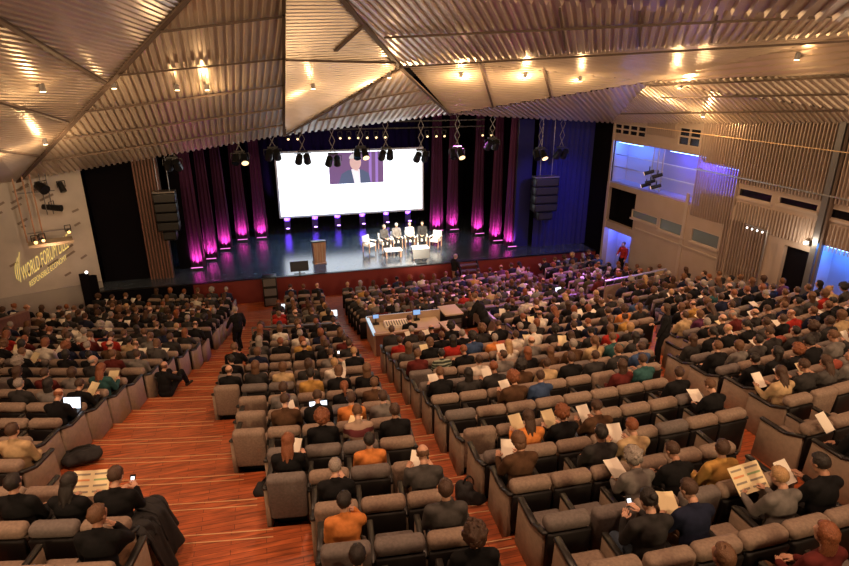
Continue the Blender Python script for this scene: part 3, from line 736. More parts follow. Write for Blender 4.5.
# confidence monitors on the stage edge
for px, py, where in ((300, 275, 'near the lectern'), (421, 262.5, 'in front of the low tables')):
    p = at_z(px, py, SZ)
    m_ = tag(empty('stage_monitor', (p.x, p.y, SZ), PI), 'dark tilted monitor screen on stand %s' % where, 'monitor')
    MB().box((0, 0, .02), (.5, .4, .04)).build('base', 'black_metal', m_); MB().tube((0, 0, .04), (0, 0, .32), .03).build('pole', 'steel', m_)
    MB().box((0, 0, .42), (.82, .05, .46), (.55, 0, 0)).build('panel', 'black_metal', m_)
# armchairs and low tables
def armchair(x, y, rz, label):
    r_ = tag(empty('armchair', (x, y, SZ), rz, .82), label, 'armchair', 'white armchairs on stage')
    r_.scale.z = .96
    MB().box((0, .02, .38), (.56, .56, .14)).build('seat', 'white_leather', r_, bevel=.03)
    MB().box((0, -.28, .62), (.6, .1, .5), (.14, 0, 0)).build('backrest', 'white_leather', r_, bevel=.03)
    for s in (-1, 1):
        MB().box((.31 * s, .0, .58), (.08, .6, .06)).build('armrest', 'white_leather', r_, bevel=.015)
        for yy in (-.26, .26): MB().box((.3 * s, yy, .29), (.05, .05, .58)).build('leg', 'lectern_wood', r_)
    return r_
CH = [(371, 254, -.7, 'empty white armchair at the lectern end of the panel'), (386, 251, -.3, 'white armchair second from the lectern end of the panel'), (398, 249, -.1, 'white armchair third from the lectern end of the panel'),
      (411, 248, .1, 'white armchair fourth from the lectern end of the panel'), (424, 247.5, .3, 'white armchair fifth from the lectern end of the panel'), (438, 249, .7, 'empty white armchair at the curtain end of the panel')]
PANEL = []
for i, (px, py, rz, lab) in enumerate(CH):
    p = at_z(px, py, SZ); y = 28.75 - (.35 if i in (0, 5) else 0) - (.15 if i == 1 else 0); p = at_y(px, py, y)
    x = at_z(px, py, SZ).x
    armchair(x, y, PI + rz * -1.0, lab); PANEL.append((x, y, PI - rz))
for px, py, lab in ((393, 256.5, 'low white coffee table before the seated panel, lectern side'), (420, 254, 'low white coffee table before the seated panel, curtain side')):
    p = at_z(px, py, SZ)
    t_ = tag(empty('coffee_table', (p.x, p.y, SZ)), lab, 'table', 'low tables on stage')
    MB().box((0, 0, .36), (.85, .5, .08)).build('table_top', 'white_gloss', t_, bevel=.01)
    for sx in (-1, 1):
        for sy in (-1, 1): MB().box((.36 * sx, .19 * sy, .16), (.05, .05, .32)).build('leg', 'lectern_wood', t_)
    bt_ = tag(MB().tube((p.x - .1, p.y, SZ + .4), (p.x - .1, p.y, SZ + .58), .033, .03, 10).tube((p.x - .1, p.y, SZ + .58), (p.x - .1, p.y, SZ + .64), .012, .012, 8).build('water_bottle', 'white_gloss'), 'small water bottle on the ' + lab.split(' before')[0] + lab.split(',')[1], 'bottle', 'bottles on the low tables')
# steps and stage speakers at the stage front
def stage_box(px, py, w, h, lab, n):
    p = at_z(px, py, 0.0); r_ = tag(empty('front_speaker', (p.x, 25.1, 0)), lab, 'speaker')
    MB().box((0, 0, h / 2), (w, .55, h)).build('cabinet', 'black_metal', r_, bevel=.02)
    for k in range(n): MB().box((0, -.285, h * (k + .5) / n), (w * .84, .02, h / n * .72)).build('grille', 'grey_metal', r_)
stage_box(271, 292, .62, 1.35, 'black loudspeaker stack before the stage on lectern side', 3)
stp = tag(empty('stage_steps', (9.0, 25.0, 0)), 'short flight of black steps up to the stage', 'steps')
for k in range(5): MB().box((0, .28 - .22 * (4 - k) + .1, .11 + .22 * k), (.95, .3, .05)).build('tread', 'grey_metal', stp)
for s in (-.46, .46): MB().bar((s, -.5, .05), (s, .45, 1.1), .05, .2).build('stringer', 'black_metal', stp)
# flown line arrays
def line_array(px0, py0, px1, py1, y, lab, n=4):
    a = at_y(px0, py0, y); b = at_y(px1, py1, y); x = (a.x + b.x) / 2; w = abs(b.x - a.x); h = (a.z - b.z) / n
    r_ = tag(empty('line_array_speaker', (x, y, b.z)), lab, 'speaker')
    for k in range(n):
        c_ = MB().box((0, 0, h * (k + .5)), (w * (1 if k else .62), .55, h * .94), (.03 * (n - k), 0, 0)).build('cabinet', 'black_metal', r_, bevel=.02)
        MB().box((0, -.28 - .0, h * (k + .5)), (w * (.9 if k else .55), .02, h * .72)).build('grille', 'grey_metal' if False else 'black_pad', c_)
    for s in (-.25, .25): MB().tube((s * w, 0, h * n), (s * w, 0, 9.4 - b.z), .012).build('chain', 'steel', r_)
    MB().box((0, 0, h * n + .04), (w, .5, .06)).build('flying_frame', 'grey_metal', r_)
line_array(153, 193, 182, 238, 26.2, 'black line array speaker flown beside the wooden pilaster', 5)
line_array(534, 178, 554, 218, 26.4, 'black line array speaker flown before the blue curtain', 5)
# flown spotlights on scissor hangers in front of the stage
spots = [(173, 164, 0), (240, 158, 1), (273, 154, 0), (303, 158, 0), (333, 160, 0), (361, 153, 1), (386, 154, 0), (421, 156, 0), (457, 153, 1), (492, 144, 0), (540, 154, 1), (561, 153, 0)]
names = ['over the wooden pilaster', 'over the plum curtains left of the screen', 'beside the screen edge', 'before the screen left corner', 'before the screen near the live picture', 'before the live picture', 'right of the live picture', 'before the screen right corner', 'right of the screen', 'above the plum curtains right of screen', 'above the right line array', 'before the blue curtain']
for (px, py, lit), nm in zip(spots, names):
    p = at_y(px, py, 25.6)
    r_ = tag(empty('moving_head_spotlight', p), 'black stage spotlight on scissor hanger ' + nm, 'spotlight', 'flown stage spotlights')
    top = 8.6 - p.z; n = 4; z = .3; dz = (top - .3) / n
    for k in range(n):
        MB().bar((-.12, 0, z + k * dz), (.12, 0, z + (k + 1) * dz), .022).build('scissor_bar', 'grey_metal', r_); MB().bar((.12, .03, z + k * dz), (-.12, .03, z + (k + 1) * dz), .022).build('scissor_bar', 'grey_metal', r_)
    MB().box((0, 0, .27), (.42, .2, .07)).build('bracket', 'black_metal', r_)
    for s in (-.15, .15):
        f_ = fixture(r_, (s * 1.15, -.03, -.04), (s * .6, .7 if not lit else -.75, -.75), .165, .44, lens='lamp_amber' if lit and s > 0 else 'glass_dark')
truss = tag(empty('lamp_bar', (5.5, 29, 6.9)), 'dark bar carrying a row of small amber lamps over stage', 'lighting bar')
MB().bar((-4.6, 0, .28), (5.5, 0, .28), .06).build('bar', 'black_metal', truss); MB().bar((-4.6, 0, .6), (5.5, 0, .6), .06).build('bar', 'black_metal', truss)
for px in (288, 297.5, 340, 349, 358, 367, 376, 385, 427, 436, 444, 482, 490.5, 500):
    x = at_y(px, 137, 29).x - 5.5; z = at_y(px, 137 - (px - 340) * .02, 29).z - 6.9
    fixture(truss, (x, 0, z), (0, -.85, -.5), .065, .2, 'black_metal', 'lamp_amber')
for x in (-4, 0, 5): MB().tube((x, 0, .6), (x, 0, 2.5), .012).build('cable', 'black_metal', truss)

# ------------------------------------------------------------------ cross-aisle rail and control desk
def polyrail(x0, x1, yp, h, lab, m='rail_metal', step=1.4):
    z = ramp(yp); zt = tread_z(yp); xm = (x0 + x1) / 2
    r_ = tag(empty('aisle_rail', (xm, yp + sag(xm), zt)), lab, 'rail', 'rails along the cross aisle')
    P = lambda x, zz: Vector((x - xm, sag(x) - sag(xm), zz)); n = max(2, int((x1 - x0) / step)); xs = [x0 + (x1 - x0) * k / n for k in range(n + 1)]
    for a, b in zip(xs, xs[1:]):
        MB().bar(P(a, h), P(b, h), .09, .04).build('top_rail', m, r_); MB().bar(P(a, h * .45), P(b, h * .45), .03, h * .8).build('panel', 'panel_taupe', r_)
    for x in xs: MB().tube(P(x, 0), P(x, h), .025).build('post', 'steel', r_)
RAIL = 17.45
polyrail(-8.2, -2.55, RAIL, 1.05, 'thin rail across the front of left seating block', 'grey_metal'); polyrail(-.95, 1.8, RAIL, 1.05, 'thin rail before the narrow middle seating block', 'grey_metal')
polyrail(6.8, 10.6, RAIL, 1.05, 'thin rail right of the control desk', 'grey_metal'); polyrail(11.9, 15.0, RAIL, 1.38, 'pale rail along the cross aisle near side wall')
sr_ = tag(empty('side_rail', (6.62, 17.0, tread_z(16.9))), 'short pale rail running toward the stage beside control area', 'rail')
a = Vector((-.05, -1.15, 1.12)); b = Vector((.03, 1.0, .9)); MB().bar(a, b, .09, .05).build('top_rail', 'rail_metal', sr_); MB().bar(a - Vector((0, 0, .4)), b - Vector((0, 0, .4)), .03, .6).build('panel', 'panel_taupe', sr_)
for q in (a, b): MB().tube(q, (q.x, q.y, 0), .025).build('post', 'steel', sr_)
# wooden parapet at far left
pz = tag(empty('low_parapet', (-11.0, 19.0, 0)), 'low reddish wooden parapet beside the left seats', 'parapet')
a = at_z(-40, 352, 1.6); b = at_z(30, 326, 1.3)
o = MB().bar(a, b, .12, 1.1).build('panel', 'column_wood', pz); o.matrix_parent_inverse = pz.matrix_basis.inverted()
d_ = Vector((0, 0, .57)); o = MB().bar(a + d_, b + d_, .2, .05).build('cap', 'column_wood', pz); o.matrix_parent_inverse = pz.matrix_basis.inverted()
def floor_pt(px, py, guess):
    p = at_z(px, py, guess)
    for _ in range(12): p = at_z(px, py, .5 * p.z + .5 * ramp(p.y - sag(p.x)) - .02)
    p.z = tread_z(p.y - sag(p.x)); return p
# control desk
dz0 = tread_z(16.9)
desk = tag(empty('control_desk', (4.0, 16.9, dz0)), 'long control desk with pale lit ledge beside the centre aisle', 'desk')
MB().box((-.05, .55, .95), (2.5, .12, .04)).build('lit_ledge', 'desk_light_strip', desk); MB().box((-.05, .50, .55), (2.5, .05, .9)).build('front_panel', 'desk_wood', desk)
MB().box((-1.28, -.16, .95), (.1, 1.4, .04)).build('lit_ledge', 'desk_light_strip', desk); MB().box((-1.28, -.16, .58), (.05, 1.4, .70)).build('side_panel', 'desk_wood', desk)
MB().box((-.1, .1, .74), (2.3, .75, .05)).build('worktop', 'case_top', desk)
MB().box((0, -.87, .60), (2.5, .05, .78)).build('rear_panel', 'column_wood', desk); MB().box((0, -.91, 1.0), (2.6, .14, .05)).build('rear_ledge', 'desk_wood', desk)
con = tag(empty('mixing_console', (3.62, 17.0, dz0 + .77)), 'pale mixing console lying on the control desk', 'console')
MB().box((0, 0, .05), (.8, .45, .09), (.1, 0, 0)).build('body', 'paper_white', con)
for k in range(9): MB().box((-.34 + k * .085, -.04, .105), (.025, .3, .02), (.1, 0, 0)).build('fader', 'grey_metal', con)
for dx, w, lab in ((.35, .26, 'small glowing monitor on the control desk'), (-1.03, .2, 'second small monitor at aisle end of control desk')):
    mo = tag(empty('desk_monitor', (4.0 + dx, 17.25, dz0 + .77)), lab, 'monitor')
    MB().box((0, 0, .02), (.2, .15, .03)).build('foot', 'black_metal', mo); MB().box((0, 0, .1), (.04, .03, .15)).build('neck', 'black_metal', mo)
    MB().box((0, 0, .28), (w, .03, w * .7), (-.1, 0, 0)).build('screen_back', 'black_metal', mo); MB().box((0, -.022, .28), (w * .9, .01, w * .6), (-.1, 0, 0)).build('display', 'display_blue', mo)
fc = tag(empty('flight_case', (5.62, 17.55, tread_z(17.5)), .05), 'black equipment rack case with beige top beside control desk', 'equipment case')
MB().box((0, 0, .55), (.62, .8, 1.0)).build('body', 'black_metal', fc, bevel=.02); MB().box((0, 0, 1.08), (.66, .84, .06)).build('lid', 'case_top', fc, bevel=.01)
for k in range(4): MB().box((0, -.41, .25 + k * .2), (.5, .02, .15)).build('rack_unit', 'grey_metal', fc)
for sx in (-1, 1):
    for sy in (-1, 1): MB().tube((.26 * sx - .03, .32 * sy, .04), (.26 * sx + .03, .32 * sy, .04), .04, .04, 10).build('castor', 'black_metal', fc)
    MB().box((.325 * sx, 0, .6), (.02, .2, .1)).build('handle', 'steel', fc)
sd = tag(empty('side_table', (4.98, 15.1, tread_z(14.8)), .1), 'narrow beige folding table beside the equipment case', 'table')
MB().box((0, 0, .78), (.42, 1.5, .05)).build('table_top', 'case_top', sd)
for sx in (-1, 1):
    for sy in (-1, 1): MB().box((.17 * sx, .66 * sy, .38), (.04, .04, .76)).build('leg', 'grey_metal', sd)

# ------------------------------------------------------------------ people
SKIN = [mat('skin_%s' % n, c, 0.55) for n, c in (('fair', (0.62, 0.36, 0.25)), ('light', (0.54, 0.30, 0.20)), ('tan', (0.42, 0.22, 0.14)), ('brown', (0.16, 0.08, 0.05)))]
HAIRC = {'black': (0.016, 0.012, 0.010), 'dark brown': (0.06, 0.030, 0.017), 'brown': (0.13, 0.062, 0.03), 'auburn': (0.21, 0.068, 0.026), 'blond': (0.40, 0.24, 0.11), 'grey': (0.28, 0.24, 0.21), 'white': (0.50, 0.45, 0.40)}
for k, c in HAIRC.items(): mat('hair_' + k, c, 0.55, noise=0.3, scale=60, bump=0.5, stretch=(3, 1, 1))
CLOTH = {'black': (0.010, 0.010, 0.011), 'charcoal': (0.032, 0.03, 0.03), 'dark grey': (0.065, 0.06, 0.058), 'grey': (0.16, 0.145, 0.135), 'navy': (0.014, 0.018, 0.04), 'blue': (0.04, 0.07, 0.15),
         'brown': (0.085, 0.045, 0.025), 'maroon': (0.10, 0.018, 0.016), 'red': (0.34, 0.025, 0.018), 'orange': (0.62, 0.22, 0.06), 'beige': (0.45, 0.32, 0.18), 'yellow': (0.44, 0.25, 0.07),
         'white': (0.66, 0.60, 0.52), 'olive': (0.07, 0.065, 0.03), 'plum': (0.10, 0.03, 0.07), 'teal': (0.03, 0.09, 0.09)}
for k, c in CLOTH.items(): mat('cloth_' + k, c, 0.9, noise=0.25, scale=9, bump=0.25, spec=0.15)
mat('cloth_jeans', (0.06, 0.085, 0.13), 0.85, noise=0.25, scale=14)
mat('shoe_black', (0.012, 0.010, 0.010), 0.4)
def stripes(name, c1, c2, freq):
    m = bpy.data.materials.new(name); m.use_nodes = True; nt = m.node_tree; b = nt.nodes['Principled BSDF']
    tc = nt.nodes.new('ShaderNodeTexCoord'); w = nt.nodes.new('ShaderNodeTexWave'); w.bands_direction = 'Z'; w.inputs['Scale'].default_value = freq
    r = nt.nodes.new('ShaderNodeValToRGB'); r.color_ramp.interpolation = 'CONSTANT'; r.color_ramp.elements[0].color = (*c1, 1); r.color_ramp.elements[1].color = (*c2, 1); r.color_ramp.elements[1].position = .62
    nt.links.new(tc.outputs['Object'], w.inputs['Vector']); nt.links.new(w.outputs['Fac'], r.inputs['Fac']); nt.links.new(r.outputs['Color'], b.inputs['Base Color']); b.inputs['Roughness'].default_value = .85
    MATS[name] = m
stripes('cloth_striped', (0.02, 0.03, 0.022), (0.30, 0.34, 0.26), 4.2)
stripes('cloth_banded', (0.34, 0.24, 0.18), (0.12, 0.02, 0.025), 1.15)

def pose(**kw):
    d = dict(hip=.55, lean=0.0, head=(0.0, 0.0), legs=None, arms=None, stand=False)
    d.update(kw); return d
LAP = ((.25, .04, .72), (.10, .27, .66), (.02, .34, .64))
POSES = {
    'lap': pose(arms=(LAP, LAP), head=(-.05, 0)),
    'read': pose(arms=(((.26, .10, .74), (.17, .33, .80), (.13, .40, .83)),) * 2, head=(-.5, 0), lean=.03),
    'write': pose(arms=(((.27, .14, .76), (.14, .32, .78), (.06, .37, .78)), ((.27, .14, .76), (.17, .31, .78), (.10, .37, .78))), head=(-.65, .1), lean=.10),
    'chin': pose(arms=(((.24, .20, .80), (.10, .17, 1.02), (.05, .14, 1.09)), LAP), head=(-.12, -.25), lean=.06),
    'cross': pose(arms=(((.26, .05, .76), (.02, .20, .80), (-.10, .16, .82)), ((.26, .05, .76), (.02, .22, .84), (-.10, .19, .86))), head=(.03, .15)),
    'rest': pose(arms=(((.29, .0, .76), (.29, .24, .70), (.28, .32, .68)), LAP), head=(-.02, -.4)),
    'phone': pose(arms=(((.26, .10, .74), (.10, .30, .86), (.05, .36, .90)), ((.26, .08, .74), (.10, .28, .82), (.04, .35, .86))), head=(-.45, 0), lean=.04),
    'turn': pose(arms=(((.27, .02, .74), (.16, .26, .68), (.08, .33, .66)), LAP), head=(-.05, .75)),
    'raise': pose(arms=(((.40, .06, 1.02), (.20, .02, 1.24), (.12, .03, 1.30)), LAP), head=(-.05, .2)),
    'walk': pose(stand=True, hip=.93, legs=(((.10, .16, .50), (.11, .06, .10)), ((.10, .06, .52), (.10, -.24, .16))), arms=(((.25, -.08, 1.15), (.26, .0, .92), (.25, .04, .84)), ((.25, .06, 1.15), (.25, .20, .95), (.24, .26, .88))), head=(-.05, .1)),
    'stand': pose(stand=True, hip=.93, legs=(((.10, .03, .50), (.11, .0, .10)), ((.10, .03, .50), (.11, -.02, .10))), arms=(((.25, .0, 1.15), (.14, .22, 1.08), (.06, .28, 1.10)), ((.25, -.02, 1.15), (.25, .06, .92), (.24, .10, .84))), head=(-.1, 0)),
    'bend': pose(stand=True, hip=.90, lean=.30, legs=(((.10, .04, .48), (.11, .0, .10)), ((.10, .05, .48), (.11, -.04, .10))), arms=(((.26, .30, 1.10), (.18, .50, .98), (.13, .56, .94)), ((.26, .30, 1.10), (.18, .48, .96), (.13, .55, .92))), head=(-.3, .1)),
    'floor': pose(hip=.14, lean=.05, legs=(((.16, .42, .50), (.14, .60, .10)), ((.18, .40, .48), (.14, .62, .10))), arms=(((.26, .20, .42), (.12, .44, .46), (.04, .48, .46)), ((.26, .20, .42), (.12, .42, .44), (.04, .47, .44))), head=(-.2, .3)),
}
HEAD_C = {}
def hand(mb, w, tip, side):
    w = Vector(w); tip = Vector(tip); d = (tip - w).normalized(); up = Vector((0, 0, 1)); sd_ = d.cross(up)
    sd_ = sd_.normalized() if sd_.length > .1 else Vector((1, 0, 0)); nrm = sd_.cross(d)
    mb.ell(w + d * .05, (.036, .05, .016), Matrix((sd_, d, nrm)).transposed(), 8, 6)
    for k, (o, L) in enumerate(((-.027, .066), (-.009, .076), (.009, .071), (.027, .055))):
        a = w + d * .088 + sd_ * o; b = a + d * L * .55 - nrm * .012; c = b + d * L * .3 - nrm * .028
        mb.capsule(a, b, .0085, .008, 6, 2); mb.capsule(b, c, .008, .0065, 6, 2)
    s = -side; a = w + d * .03 + sd_ * (.030 * s); b = a + d * .035 + sd_ * (.024 * s) - nrm * .008; c = b + d * .03 - nrm * .008
    mb.capsule(a, b, .011, .010, 6, 2); mb.capsule(b, c, .010, .008, 6, 2)
def build_pose(name, P):
    hz = P['hip']; L = P['lean']; st = P['stand']
    def T(y, z): return (0, y + L * (z - hz) / .45, z)
    zc = lambda t: hz + t
    hip = Vector((0, -.05, hz))
    ab = Vector(T(-.07, zc(.17))); ch = Vector(T(-.06, zc(.34))); nb = Vector(T(-.06, zc(.50))); nt_ = Vector(T(-.045, zc(.585)))
    shz = zc(.455)
    legs_ = P['legs'] or (((.12, .35, .50), (.12, .22, .10)), ((.12, .355, .50), (.13, .235, .10)))
    nk = nt_ + Vector((0, .012, .0)); hp, hy = P['head']
    HM = Matrix.Translation(nk) @ Euler((hp, 0, hy), 'ZXY').to_matrix().to_4x4() @ Matrix.Translation((0, .018, .095))
    body = MB(); top = MB(); tr = MB(); sh = [MB(), MB()]; hands = MB()
    body.ell(hip, (.165, .125, .11)).ell(ab, (.14, .105, .17)).ell(ch, (.16, .112, .18)).capsule(nb, nt_, .054, .05)
    top.ell(hip + Vector((0, 0, .03)), (.185, .145, .12)).ell(ab, (.172, .132, .19)).ell(ch, (.186, .136, .19)).capsule(nb - Vector((0, .0, .03)), nb + Vector((0, 0, .035)), .088, .066)
    for s, legp, arm in ((1, legs_[0], P['arms'][0]), (-1, legs_[1], P['arms'][1])):
        fx = lambda q: Vector((q[0] * s, q[1], q[2]))
        h_ = Vector((.09 * s, -.02, hz - .01)); k_, a_ = fx(legp[0]), fx(legp[1])
        body.capsule(h_, k_, .08, .055).capsule(k_, a_, .054, .036)
        ft = a_ + Vector((.015 * s, .16, -.055)); heel = a_ + Vector((0, -.03, -.05))
        body.capsule(heel, ft, .034, .03)
        tr.capsule(h_, k_, .100, .074).capsule(k_, a_ + Vector((0, 0, .02)), .072, .058).ell(hip, (.178, .14, .115))
        sh[0 if s > 0 else 1].capsule(heel, ft, .045, .038).capsule(a_ + Vector((0, 0, .0)), heel + Vector((0, .03, 0)), .044, .045)
        S = Vector((.175 * s, T(-.06, shz)[1], shz)); 
        if not st and hz > .3: arm = tuple((min(q[0], .205), q[1], q[2]) for q in arm)
        e, w, t_ = (fx(q) for q in arm)
        if not st and hz < .3: pass
        body.capsule(S, e, .050, .040).capsule(e, w, .040, .028)
        top.capsule(S, e, .074, .060).capsule(e, w - (w - e).normalized() * .02, .058, .043).capsule(nb - Vector((0, 0, .02)), S, .072, .074)
        hand(hands, w - (w - e).normalized() * .01, t_ + (t_ - w), s)
    hm = MB()
    hm.ell((0, -.012, .03), (.074, .094, .088), None, 18, 12).ell((0, .03, -.045), (.056, .064, .066)).ell((0, .062, -.085), (.026, .026, .022))
    hm.ell((0, .052, .0), (.060, .048, .06)).capsule((0, .094, .012), (0, .116, -.022), .009, .014, 8, 2).ell((0, .082, .026), (.055, .02, .012))
    for s in (-1, 1): hm.ell((.076 * s, -.008, -.005), (.012, .022, .032)).ell((.03 * s, .083, .008), (.014, .012, .010))
    hm.ell((0, .088, -.056), (.024, .014, .012))
    for v in hm.v: pass
    body.add([HM @ Vector(v) for v in hm.v], hm.f)
    rm = lambda mb, vox, it=2: modded(mb.mesh('x', 'taupe_fabric'), ('REMESH', dict(mode='VOXEL', voxel_size=vox, use_smooth_shade=True)), ('SMOOTH', dict(factor=.5, iterations=it)))
    bme = rm(body, .0125, 2)
    # join hands, colour eyes and lips
    bm = bmesh.new(); bm.from_mesh(bme); hme = hands.mesh('h', 'taupe_fabric', True); bm.from_mesh(hme)
    inv = HM.inverted()
    for f in bm.faces:
        f.smooth = True; f.material_index = 0; c = inv @ f.calc_center_median()
        if c.y > .07 and -.003 < c.z < .019 and .015 < abs(c.x) < .043: f.material_index = 1
        elif c.y > .085 and -.066 < c.z < -.047 and abs(c.x) < .024: f.material_index = 2
    bm.to_mesh(bme); bm.free(); bme.materials.clear()
    for m_ in (SKIN[0], M('eye_dark'), M('lip')): bme.materials.append(m_)
    out = {'body': bme, 'top': rm(top, .017, 3), 'legs': rm(tr, .019, 2), 'shoe': [rm(q, .016, 1) for q in sh], 'HM': HM}
    for q in out['shoe']: q.materials.clear(); q.materials.append(M('shoe_black'))
    for k, m_ in (('top', 'cloth_black'), ('legs', 'cloth_charcoal')):
        out[k].materials.clear(); out[k].materials.append(M(m_))
        out[k].polygons.foreach_set('use_smooth', [True] * len(out[k].polygons))
    return out
BUILT = {k: build_pose(k, p) for k, p in POSES.items()}

def hair_mesh(style):
    mb = MB(); n, k = 22, 16; vs_ = []; r_ = random.Random(hash(style) % 1000 if False else len(style) * 7)
    low = {'short': -.045, 'bob': -.10, 'long': -.12, 'curly': -.09, 'bald': -.035, 'bun': -.05, 'ponytail': -.05}[style]
    fat = {'short': .012, 'bob': .022, 'long': .020, 'curly': .042, 'bald': .007, 'bun': .012, 'ponytail': .012}[style]
    mb.ell((0, -.012, .03), (.074 + fat, .094 + fat, .088 + fat), None, n, k)
    out = []
    for x, y, z in mb.v:
        p = Vector((x, y, z)); c = Vector((0, -.012, .03))
        face = (y > .038 and z < .072) or (y > .015 and z < -.02) or z < low
        if style == 'bald': face = face or z > .055 or y > .02
        if style == 'bob' and abs(x) > .05 and y < .05 and z > -.1: face = False
        if face: p = c + (p - c) * .72
        else:
            j = .006 if style != 'curly' else .018
            p += Vector((r_.uniform(-j, j), r_.uniform(-j, j), r_.uniform(-j, j)))
        out.append(tuple(p))
    mb.v = out
    if style == 'bob': mb.ell((0, -.045, -.03), (.088, .062, .085))
    if style == 'long': mb.ell((0, -.06, -.09), (.088, .05, .16)).ell((0, -.045, -.02), (.088, .065, .09)).capsule((.05, -.05, -.12), (.055, -.05, -.24), .04, .022).capsule((-.05, -.05, -.12), (-.05, -.055, -.26), .04, .022).capsule((0, -.065, -.15), (0, -.07, -.27), .045, .02)
    if style == 'bun': mb.ell((0, -.115, .06), (.042, .038, .042))
    if style == 'ponytail': mb.capsule((0, -.10, .03), (0, -.14, -.02), .028, .032).capsule((0, -.14, -.02), (0, -.12, -.16), .03, .014)
    if style == 'curly':
        for q in range(36):
            a = r_.uniform(0, 2 * PI); t = r_.uniform(-.6, 1.45)
            d = Vector((math.cos(t) * math.cos(a), math.cos(t) * math.sin(a), math.sin(t)))
            c = Vector((0, -.014, .025)) + Vector((d.x * .105, d.y * .125, d.z * .118))
            if c.y > .045 and c.z < .075: continue
            mb.ell(c, (.030, .030, .030), None, 7, 5)
    me = mb.mesh('hair_' + style, 'hair_brown', True)
    return me
HAIR = {s: hair_mesh(s) for s in ('short', 'bob', 'long', 'curly', 'bald', 'bun', 'ponytail')}

def set_mat(o, m):
    s = o.material_slots[0]; s.link = 'OBJECT'; s.material = m
STYLE_W = {'short': 'short', 'bob': 'bobbed', 'long': 'long', 'curly': 'curly', 'bald': 'thinning', 'bun': 'tied-up', 'ponytail': 'ponytailed'}
def person(loc, rz, ps, style, hc, top, legs, skin, scale, label, group=None, garment='jacket'):
    root = tag(empty('person', loc, rz, scale), label, 'person', group)
    B = BUILT[ps]
    b = link('body', B['body'], root); set_mat(b, SKIN[skin])
    t = link(garment, B['top'], root); set_mat(t, M('cloth_' + top))
    l = link('trousers', B['legs'], root); set_mat(l, M('cloth_' + legs))
    for q in B['shoe']: link('shoe', q, root)
    h = link('hair', HAIR[style], root); h.matrix_local = B['HM'].copy(); set_mat(h, M('hair_' + hc))
    return root

# ------------------------------------------------------------------ seats
def rounded(c, s, r, seg=2, rot=None):
    me = MB().box(c, s, rot).mesh('x', 'taupe_fabric'); return bevel_mesh(me, r, seg)
def joined(meshes, m):
    bm = bmesh.new()
    for x in meshes: bm.from_mesh(x)
    me = bpy.data.meshes.new('x'); bm.to_mesh(me); bm.free(); me.materials.clear(); me.materials.append(M(m))
    return me
PITCH_X = 0.555
S_M = {
    'seat_cushion': joined([rounded((0, .04, .40), (.47, .50, .16), .045)], 'taupe_fabric'),
    'backrest': joined([rounded((0, -.31, .58), (.50, .12, .40), .04, 2, (.12, 0, 0)), rounded((0, -.345, .875), (.545, .19, .17), .07, 4)], 'taupe_fabric'),
    'back_shell': joined([rounded((0, -.405, .50), (.53, .06, .60), .015, 1, (.08, 0, 0))], 'black_shell'),
    'base': joined([rounded((0, .0, .16), (.40, .36, .32), .01, 1)], 'black_shell'),
    'plain_back': joined([rounded((0, -.35, .62), (.52, .18, .72), .06, 3, (.10, 0, 0))], 'taupe_fabric'),
    'armrest': joined([rounded((0, -.02, .33), (.055, .66, .60), .012, 1)], 'panel_taupe'),
    'arm_pad': joined([rounded((0, -.02, .645), (.075, .66, .045), .012, 1)], 'black_pad'),
}
def end_panel():
    pts = [(-.03, -.42, .0), (-.03, .34, .0), (-.03, .30, .66), (-.03, -.12, .66), (-.03, -.40, .78)]
    mb = MB().prism(pts, .06); me = mb.mesh('x', 'panel_taupe')
    return bevel_mesh(me, .008, 1)
S_M['end_panel'] = end_panel()
S_M['end_pad'] = joined([rounded((0, .09, .685), (.085, .46, .05), .015, 1), rounded((0, -.28, .75), (.085, .32, .05), .015, 1, (-.4, 0, 0))], 'black_pad')
def seat(loc, rz, label, plain, fabric, first, last, armside):
    r_ = tag(empty('auditorium_seat', loc, rz), label, 'seat', 'seats of the auditorium rows')
    for part in ('seat_cushion', 'plain_back' if plain else 'backrest') + (() if plain else ('back_shell',)) + ('base',):
        o = link('backrest' if part == 'plain_back' else part, S_M[part], r_)
        if part in ('seat_cushion', 'backrest', 'plain_back') and fabric != 'taupe_fabric': set_mat(o, M(fabric))
    for s in ((-1,) if not last else (-1, 1)):
        end = (first and s == -1) or (last and s == 1)
        a = link('armrest', S_M['end_panel' if end else 'armrest'], r_); a.location.x = s * PITCH_X / 2
        link('arm_pad', S_M['end_pad' if end else 'arm_pad'], a)
    return r_

